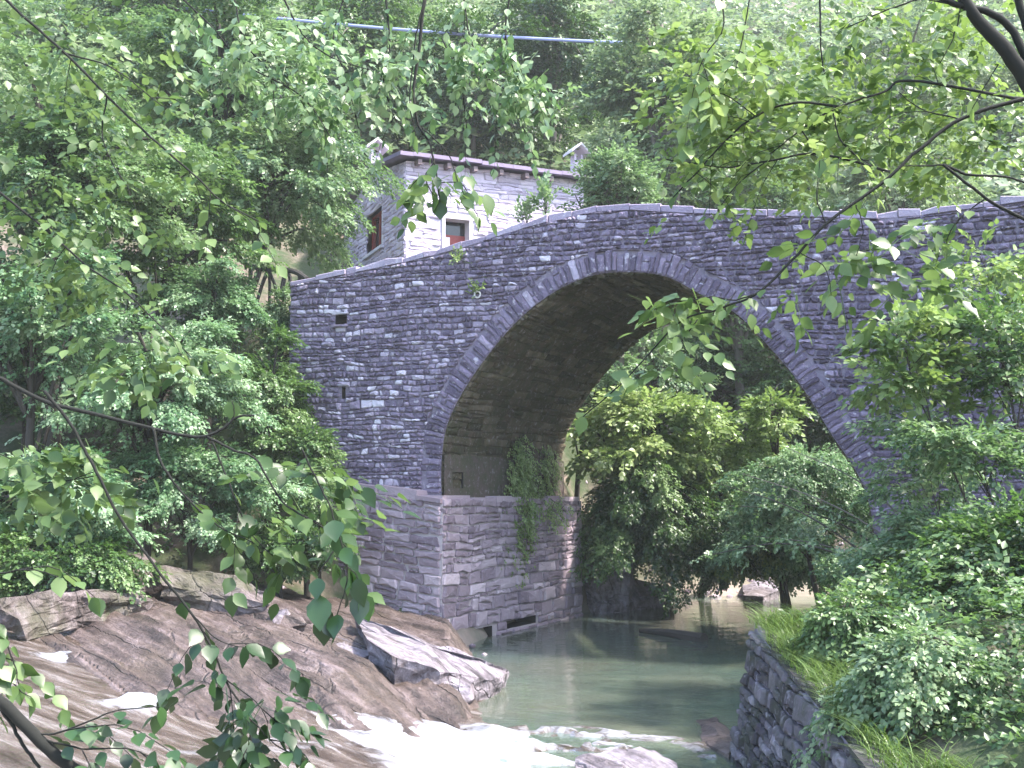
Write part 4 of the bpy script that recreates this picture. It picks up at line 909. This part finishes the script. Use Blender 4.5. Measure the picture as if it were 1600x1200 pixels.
xx = rg.uniform(1.95, 5.5, N); yy = rg.uniform(8.2, 10.6, N); keep = vnoise(xx * 2.2, yy * 2.2, 3) + .35 * (yy > 8.9) > .5
xx, yy = xx[keep], yy[keep]; zz = np.where((xx < 2.5) & (yy < 9.42), 1.12 - .133 * (9.4 - yy), terr(xx, yy) + .02); ok = (zz > .5) & ((xx > 2.12) | (yy < 9.3)) & (xx > 2.07)
gp = np.stack([xx, yy, zz], 1)[ok]; n = 5200; gy = rg.uniform(4.4, 9.45, n); gx = 2.03 + rg.random(n) ** .8 * .6; kp = (vnoise(gx * 3, gy * 1.7, 41) + .25 * (gy > 8.2)) > .30
gp = np.concatenate([gp, np.stack([gx, gy, 1.10 - .133 * (9.4 - gy)], 1)[kp]])
tag(blades("grass", gp, .24, 4, M_GRASS, bend=1.1, w=.005, lean=(-.5, -.15, 0)), "soft green grass along the top of the retaining wall", "grass", kind="stuff")
N = 9000; xx = rg.uniform(2.2, 8.0, N); yy = rg.uniform(4.2, 9.8, N); zz = np.where((xx < 2.5) & (yy < 9.42), 1.1 - .133 * (9.4 - yy), terr(xx, yy)) + rg.uniform(0, 1, N) ** 1.6 * .45 * np.clip((xx - 2.2), 0.15, 1)
ok = (zz > .15) & (xx > 2.25 + .12 * np.abs(yy - 8.9)) & (vnoise(xx * 1.6, yy * 1.6, 14) > .22); pos = np.stack([xx, yy, zz], 1)[ok]; n = len(pos)
tag(leaf_mesh("ground_cover", pos, rg.normal(0, 1, (n, 3)) * [1, 1, .2] + [-.4, -.4, .1], rg.normal(0, .35, (n, 3)) + [-.1, -.3, 1], rg.uniform(.09, .22, n), 0, LF_MID, None, rg, tone0=.5), "low mixed ground plants covering the near bank below the bridge", "ground cover", kind="stuff")
N = 3600; xx = rg.uniform(-12, -2.6, N); yy = rg.uniform(13.6, 19.5, N); zz = terr(xx, yy) + rg.uniform(0, .35, N); ok = (zz > 1.35) & (vnoise(xx, yy, 6) > .35); pos = np.stack([xx, yy, zz], 1)[ok]; n = len(pos)
tag(leaf_mesh("bank_cover", pos, rg.normal(0, 1, (n, 3)) * [1, 1, .2] + [0, -.5, 0], rg.normal(0, .35, (n, 3)) + [0, -.4, 1], rg.uniform(.12, .26, n), 0, LF_MID, None, rg, tone0=.45), "leafy ground plants creeping over the bank under the thicket", "ground cover", kind="stuff")
N = 900; xx = rg.uniform(-5.5, -2.9, N); yy = rg.uniform(17.9, 21.5, N); zz = terr(xx, yy); tag(blades("bank_grass", np.stack([xx, yy, zz], 1), .3, 9, M_GRASS, bend=.7, w=.008), "tufts of grass on the earthy bank beside the fence", "grass", kind="stuff")
# arching canes
canes = tag(empty("arching_canes", P(1420, 930, 11.5)), "bundle of long bare arching canes leaning towards the arch", "plant"); rg = np.random.default_rng(91)
for (pts) in [[(1420, 930), (1330, 850), (1230, 790), (1110, 752)], [(1440, 900), (1370, 830), (1280, 780), (1160, 740)], [(1400, 925), (1300, 862), (1200, 850), (1090, 872)], [(1460, 905), (1390, 850), (1300, 800), (1200, 772)], [(1410, 940), (1350, 880), (1280, 850), (1180, 838)], [(1470, 880), (1400, 800), (1330, 745), (1230, 700)], [(1430, 915), (1350, 840), (1260, 800), (1140, 790)]]:
    g = Geo(); Ys = np.linspace(11.3, 12.6, len(pts)) + rg.normal(0, .15); q = smoothline([P(a, b, y) for (a, b), y in zip(pts, Ys)], 16); g.tube(q, np.linspace(.016, .004, 16), 5); c = g.build("cane", M_GREYBARK if rg.random() < .5 else M_BARK, canes)
    n = 26; i = rg.integers(3, 16, n); d = rg.normal(0, .5, (n, 3)) + [-.6, .1, -.2]
    leaf_mesh("leaves", q[i] + rg.normal(0, .06, (n, 3)), d, rg.normal(0, .4, (n, 3)) + UZ, np.full(n, .16), 0, LF_PALE, c, rg).location = (0, 0, 0)

# ------------------------------------------------------------------ overhanging branches close to the camera
def branch(name, label, lines, leafsize, mat, seed, group=None, leafy=1.0, side=.0, hang=.5, detail=1, cat="branch", twigs=True, tone0=.5, clouds=()):
    """lines: list of (points[(px,py,Y)], r0 px, r1 px, leaves per metre, start fraction)"""
    rg = np.random.default_rng(seed); root = tag(empty(name, P(*lines[0][0][0])), label, cat, group); LV, LT = leaf_shape(1); g = Geo()
    VV = []; TT = []; TN = []; nb = 0
    def leaf(p, d, nrm, s):
        nonlocal nb
        R = frames(d[None], nrm[None])[0]; w = LV * np.array([1, rg.uniform(.95, 1.25), 1]); VV.append(p + s * w @ R.T); TT.append(LT + nb); nb += len(LV); TN.extend([tone0 + rg.normal(0, .25)] * len(LV))
    def along(q, per, start, s):
        L = np.concatenate([[0], np.cumsum(np.linalg.norm(np.diff(q, axis=0), axis=1))]); t = start * L[-1]; k = 0
        while t < L[-1]:
            i = min(np.searchsorted(L, t), len(q) - 1); i = max(i, 1); f = (t - L[i - 1]) / (L[i] - L[i - 1] + 1e-9); p = q[i - 1] * (1 - f) + q[i] * f; tg = unit(q[i] - q[i - 1])
            sd = unit(np.cross(tg, UZ) + 1e-4); sg = 1 if k % 2 else -1
            d = unit(tg * .55 + sd * sg * .9 + rg.normal(0, .3, 3) - UZ * hang); leaf(p + d * .012, d, UZ * .9 + rg.normal(0, .38, 3) + np.array([0, -.35, 0]), s * rg.uniform(.65, 1.15)); t += rg.uniform(.6, 1.4) / per; k += 1
        leaf(q[-1], unit(q[-1] - q[-2] - UZ * hang * .3), UZ + rg.normal(0, .3, 3), s)
    for (pts, r0, r1, per, start) in lines:
        w = [P(*q) for q in pts]; n = max(10, 5 * len(pts)); q = smoothline(w, n); wob = np.cumsum(rg.normal(0, .0016, (n, 3)), axis=0); q = q + wob - np.linspace(0, 1, n)[:, None] * wob[-1] * .5
        Ym = np.array([x[1] for x in q]); g.tube(q, np.linspace(r0, r1, n) * Ym / F, 6)
        if per > 0:
            along(q, per * leafy, start, leafsize)
            if twigs:
                Lm = np.sum(np.linalg.norm(np.diff(q, axis=0), axis=1)); nt = int(Lm * per * .42)
                for _ in range(nt):
                    i = int(rg.uniform(start, 1) * (n - 2)) + 1; tg = unit(q[i] - q[i - 1]); d = unit(tg * .6 + rg.normal(0, .6, 3) * [1, .8, .5] - UZ * hang * .8); Lt = rg.uniform(.12, .38)
                    tw = smoothline([q[i], q[i] + d * Lt * .5 + UZ * .02, q[i] + d * Lt - UZ * .06], 6); g.tube(tw, np.linspace(.0022, .0009, 6), 4); along(tw, per * 1.7 * leafy + 9, .1, leafsize)
    st = g.build("stem", M_TWIG, root, smooth=True)
    for ci, (px, py, Y, rx, ry, n) in enumerate(clouds):
        c = P(px, py, Y); k = Y / F; d = rg.normal(0, .5, (n, 3)); pos = c + d * np.array([rx * k, max(rx, ry) * k * .8, ry * k]); az = rg.normal(0, 1, (n, 3)) * [1, .7, .25] - UZ * hang
        cv, ct, cn = leaf_mesh("leaves", pos, az, UZ + rg.normal(0, .35, (n, 3)) + [0, -.25, 0], leafsize / .36 * rg.uniform(.7, 1.2, n), 1, mat, root, rg, tone0=tone0, raw=True)
        VV.append(cv); TT.append(ct + nb); TN.extend(cn); nb += len(cv)
    if VV: mesh_np("leaves", np.concatenate(VV), np.concatenate(TT), mat, root, tone=np.clip(TN, 0, 1), smooth=False)
    return root
GO = "branches overhanging the view from nearby trees"
L_ = lambda Y, *pts: [(a, b, Y) for a, b in pts]
branch("hazel_branch", "dark sinuous bough reaching in over the thicket, with three drooping side shoots", [
    (L_(4.0, (-700, 420), (-400, 490), (-180, 540), (-40, 575), (0, 590), (60, 620), (130, 640), (240, 668), (320, 681), (350, 668), (372, 650), (400, 648)), 5.5, 1.6, 0, 0),
    (L_(3.95, (240, 668), (255, 725), (285, 768), (340, 820), (400, 850)), 2.8, .9, 7, .5),
    (L_(3.9, (325, 682), (365, 700), (400, 715), (440, 780), (490, 815), (530, 845), (545, 900)), 2.4, 1.0, 9, .5),
    (L_(4.0, (332, 690), (360, 770), (390, 830), (430, 870)), 1.8, .8, 8, .4),
    (L_(4.0, (350, 668), (366, 648), (364, 625)), 1.4, .7, 8, .4)], .078, LF_NEAR, 401, group=GO, tone0=.25, clouds=[(480, 790, 4.0, 70, 70, 20)])
branch("hazel_branch", "long drooping shoot with a tassel of dark leaves over the brown bedrock", [
    (L_(3.7, (70, 610), (95, 640), (125, 690), (150, 740), (190, 820), (240, 885), (295, 955), (335, 1020), (352, 1060), (385, 1120), (395, 1180)), 3.0, 1.4, 10, .6),
    (L_(3.7, (300, 960), (340, 1000), (380, 1010)), 1.2, .7, 12, .3), (L_(3.7, (352, 1060), (400, 1095), (420, 1130)), 1.2, .7, 14, .1), (L_(3.7, (388, 1120), (430, 1160), (480, 1190)), 1.4, .7, 10, .2)], .072, LF_NEARD, 402, group=GO, clouds=[(390, 1110, 3.7, 50, 70, 14)])
branch("hazel_branch", "cluster of big dark leaves hanging in front of the abutment's foot", [
    (L_(3.4, (470, 700), (500, 760), (520, 810), (535, 860), (538, 900), (520, 960)), 1.6, .9, 17, .35), (L_(3.4, (520, 860), (500, 900), (505, 960)), 1.2, .8, 26, .4), (L_(3.4, (536, 880), (555, 900), (560, 930)), 1.2, .8, 20, .2)], .095, LF_NEARD, 403, group=GO, hang=.9, twigs=False)
branch("hazel_branch", "thin straight twig slanting down through the pale foliage of the upper corner", [
    (L_(4.6, (0, -10), (30, 20), (100, 82), (165, 150), (225, 205), (290, 262), (340, 310), (400, 345)), 2.6, 1.2, 9, .05), (L_(4.6, (-20, 285), (0, 300), (60, 350), (130, 410), (200, 460), (300, 560)), 2.6, 1.0, 8, .1), (L_(4.6, (300, 560), (250, 545), (200, 560)), 1.0, .7, 10, .2), (L_(4.6, (100, 82), (180, 110), (260, 170)), 1.5, .8, 8, .2), (L_(4.6, (165, 150), (160, 210), (190, 280)), 1.4, .8, 8, .2)], .058, LF_NEAR, 404, group=GO, hang=.3, tone0=.6, clouds=[(120, 90, 5.2, 170, 110, 85), (120, 330, 5.0, 150, 120, 60), (260, 230, 5.2, 120, 90, 32), (120, 430, 4.8, 90, 60, 30)])
branch("hazel_branch", "dangling twigs with a leaf cluster hanging over the cottage wall", [
    (L_(4.8, (665, -10), (655, 60), (645, 130), (652, 190), (672, 225), (680, 265), (688, 315)), 3.0, 1.0, 3, .3), (L_(4.8, (665, -10), (648, 70), (641, 160), (650, 210)), 1.4, .8, 6, .4), (L_(4.8, (660, 200), (700, 240), (715, 290), (745, 340)), 1.2, .7, 5, .5), (L_(4.8, (678, 252), (665, 280), (680, 305)), 1.2, .8, 18, .1), (L_(4.8, (684, 285), (715, 285), (730, 300)), 1.0, .7, 18, .1), (L_(4.8, (676, 270), (650, 280), (635, 300)), 1.0, .7, 18, .1)], .085, LF_NEAR, 405, group=GO, hang=.7, twigs=False, clouds=[(685, 285, 4.8, 50, 22, 7)])
branch("hazel_branch", "hanging sprays of pointed pale leaves above the roof line", [
    (L_(6.0, (530, -30), (650, -45), (800, -30), (860, -20)), 2.5, 1.5, 0, 0), (L_(6.0, (720, -38), (735, 60), (760, 120), (780, 180)), 1.6, .7, 12, .1), (L_(6.0, (800, -30), (790, 60), (810, 120), (850, 170)), 1.6, .7, 12, .2), (L_(6.0, (600, -39), (610, 60), (600, 130), (620, 190)), 1.8, .7, 11, .1), (L_(6.0, (545, -32), (520, 60), (540, 120), (560, 200)), 1.6, .7, 11, .1), (L_(6.0, (690, 60), (720, 130), (730, 200)), 1.2, .7, 12, .1), (L_(6.0, (760, 120), (800, 150), (820, 210)), 1.0, .6, 12, .1)], .062, LF_PALE, 406, group=GO, hang=.8, tone0=.6, clouds=[(640, 105, 6, 130, 55, 55), (790, 120, 6, 110, 55, 60)])
branch("hazel_branch", "leafy twigs hanging into the top of the picture beside the blue cable's end", [
    (L_(5.6, (200, -30), (330, -40), (450, -30)), 2.5, 1.5, 0, 0), (L_(5.6, (430, -32), (470, 50), (520, 90), (580, 110)), 1.8, .7, 11, .1), (L_(5.6, (360, -38), (380, 60), (420, 110), (430, 180)), 1.6, .7, 11, .1), (L_(5.6, (250, -34), (330, 40), (380, 100), (470, 150), (520, 220)), 1.8, .7, 10, .2)], .058, LF_PALE, 407, group=GO, hang=.6, tone0=.55, clouds=[(420, 80, 5.6, 170, 80, 75), (500, 170, 5.8, 70, 50, 22)])
branch("hazel_branch", "long bare limb slanting across the parapet into the arch, thinly leaved", [
    (L_(4.4, (1950, 90), (1800, 105), (1640, 140), (1600, 152), (1500, 186), (1430, 240), (1380, 285), (1290, 350), (1240, 402), (1180, 460), (1120, 485), (1060, 505), (980, 590), (910, 650)), 4.2, .9, 5, .5), (L_(4.4, (1180, 460), (1150, 470), (1110, 462), (1070, 470)), 1.4, .8, 16, .1), (L_(4.4, (1090, 500), (1060, 545), (1070, 570)), 1.0, .7, 14, .1), (L_(4.4, (1290, 350), (1275, 310), (1280, 250)), 1.2, .7, 4, .4), (L_(4.4, (1250, 395), (1290, 420), (1300, 460)), 1.0, .6, 6, .3), (L_(4.4, (1338, 320), (1350, 360), (1340, 400)), 1.0, .6, 6, .3)], .08, LF_NEAR, 408, group=GO, hang=.4, twigs=False, tone0=.6, clouds=[(1080, 470, 4.4, 60, 20, 9), (1060, 560, 4.4, 40, 20, 5), (1290, 420, 4.6, 120, 50, 16), (1450, 400, 4.6, 120, 60, 16)])
branch("hazel_branch", "angled limb with many fine twigs and yellow-green leaves above the parapet", [
    (L_(4.9, (1950, 215), (1800, 195), (1640, 160), (1560, 148), (1420, 125), (1380, 145), (1310, 167), (1250, 200), (1200, 240)), 3.4, 1.0, 7, .35), (L_(4.9, (1310, 167), (1240, 162), (1180, 182), (1130, 225), (1080, 280), (1050, 310)), 2.2, .9, 13, .15), (L_(4.9, (1390, 268), (1280, 240), (1200, 250), (1130, 260), (1040, 248)), 2.2, .9, 13, .1), (L_(4.9, (1250, 200), (1290, 240), (1360, 250)), 1.3, .7, 11, .1), (L_(4.9, (1300, 170), (1320, 230), (1380, 270)), 1.3, .7, 10, .1), (L_(4.9, (1180, 182), (1130, 150), (1090, 160)), 1.0, .7, 13, .1), (L_(4.9, (1500, 186), (1440, 170), (1400, 140)), 1.2, .7, 9, .1), (L_(4.9, (1200, 250), (1150, 290), (1120, 330)), 1.2, .6, 13, .1)], .056, LF_LIME, 409, group=GO, hang=.1, tone0=.42, clouds=[(1180, 220, 5.2, 150, 110, 170), (1290, 190, 5.4, 160, 80, 110), (1110, 120, 5.2, 90, 110, 90), (1420, 220, 5.6, 150, 80, 100)])
branch("hazel_branch", "stout forked limb in the upper corner with ragged twigs", [
    (L_(4.2, (1495, -20), (1520, 20), (1560, 62), (1600, 118), (1640, 200), (1720, 380), (1790, 620), (1830, 900), (1850, 1100)), 8.0, 22, 0, 0), (L_(4.2, (1465, -6), (1500, 8), (1545, 20), (1580, 50), (1600, 90), (1620, 130), (1645, 210)), 4.5, 8, 0, 0), (L_(4.2, (1560, -120), (1585, -20), (1605, 40), (1635, 120), (1660, 240)), 6, 8, 0, 0), (L_(4.2, (1500, 8), (1440, 0), (1380, 20), (1320, 45)), 2.0, .8, 10, .2), (L_(4.2, (1560, 100), (1540, 130), (1520, 170)), 1.2, .7, 8, .2), (L_(4.2, (1500, 10), (1490, 60), (1470, 100)), 1.2, .7, 10, .1)], .058, LF_LIME, 410, group=GO, hang=.4, tone0=.35, clouds=[(1400, 60, 5.2, 160, 70, 110), (1520, 180, 5.2, 110, 90, 70)])
branch("hazel_branch", "short dark limb crossing the rising end of the parapet", [
    (L_(4.6, (1950, 440), (1800, 400), (1640, 350), (1600, 342), (1540, 310), (1475, 258)), 4.0, 2.2, 0, 0), (L_(4.6, (1475, 258), (1520, 275), (1580, 278), (1620, 295)), 2.4, 1.4, 0, 0), (L_(4.6, (1475, 258), (1440, 260), (1400, 262)), 1.5, .8, 8, .2), (L_(4.6, (1540, 310), (1500, 340), (1480, 380)), 1.2, .7, 11, .3)], .08, LF_NEAR, 411, group=GO, hang=.4, tone0=.7)
branch("hazel_branch", "thin twig hanging straight down from the top edge with scattered leaves", [
    (L_(4.8, (1080, -30), (1180, -40), (1300, -30)), 2.5, 1.5, 0, 0), (L_(4.8, (1282, -31), (1284, 60), (1288, 115)), 2.0, 1.0, 3, .6), (L_(4.8, (1120, -34), (1130, 40), (1100, 90), (1085, 130)), 1.5, .7, 15, .1), (L_(4.8, (1180, -40), (1160, 60), (1150, 110)), 1.5, .7, 14, .1)], .085, LF_LIME, 412, group=GO, hang=.4, tone0=.5)
branch("hazel_branch", "thick dark stem crossing the bottom corner over the rapids", [
    (L_(3.0, (-400, 800), (-200, 930), (-40, 1060), (0, 1098), (50, 1150), (110, 1205), (140, 1240)), 8, 10, 0, 0), (L_(3.0, (0, 1098), (30, 1160), (60, 1200)), 3, 2.5, 0, 0), (L_(3.0, (50, 1150), (110, 1140), (180, 1110), (250, 1105)), 1.8, .8, 18, .1), (L_(3.0, (60, 1155), (130, 1170), (200, 1170), (240, 1190)), 1.8, .8, 18, .1)], .055, LF_NEARD, 413, group=GO, hang=.3, tone0=.7)
branch("hazel_branch", "leafy spray at the picture's edge beside the upper white water", [
    (L_(3.2, (-30, 950), (0, 985), (20, 1030), (30, 1070)), 1.8, .8, 24, .1), (L_(3.2, (-30, 1000), (10, 1050), (50, 1090)), 1.5, .8, 20, .1), (L_(3.2, (-30, 900), (40, 890), (90, 900)), 1.5, .8, 16, .1)], .06, LF_NEAR, 414, group=GO, hang=.4, tone0=.5)
branch("hazel_branch", "sparse level twig with a few leaves in front of the bank thicket", [
    (L_(4.5, (-20, 745), (40, 752), (90, 752), (150, 742)), 1.4, .7, 8, .2), (L_(4.5, (-20, 700), (20, 720), (40, 730)), 1.2, .7, 12, .2)], .075, LF_NEAR, 415, group=GO, hang=.3, tone0=.45, clouds=[(60, 740, 4.5, 110, 60, 40), (240, 560, 4.6, 90, 50, 20)])
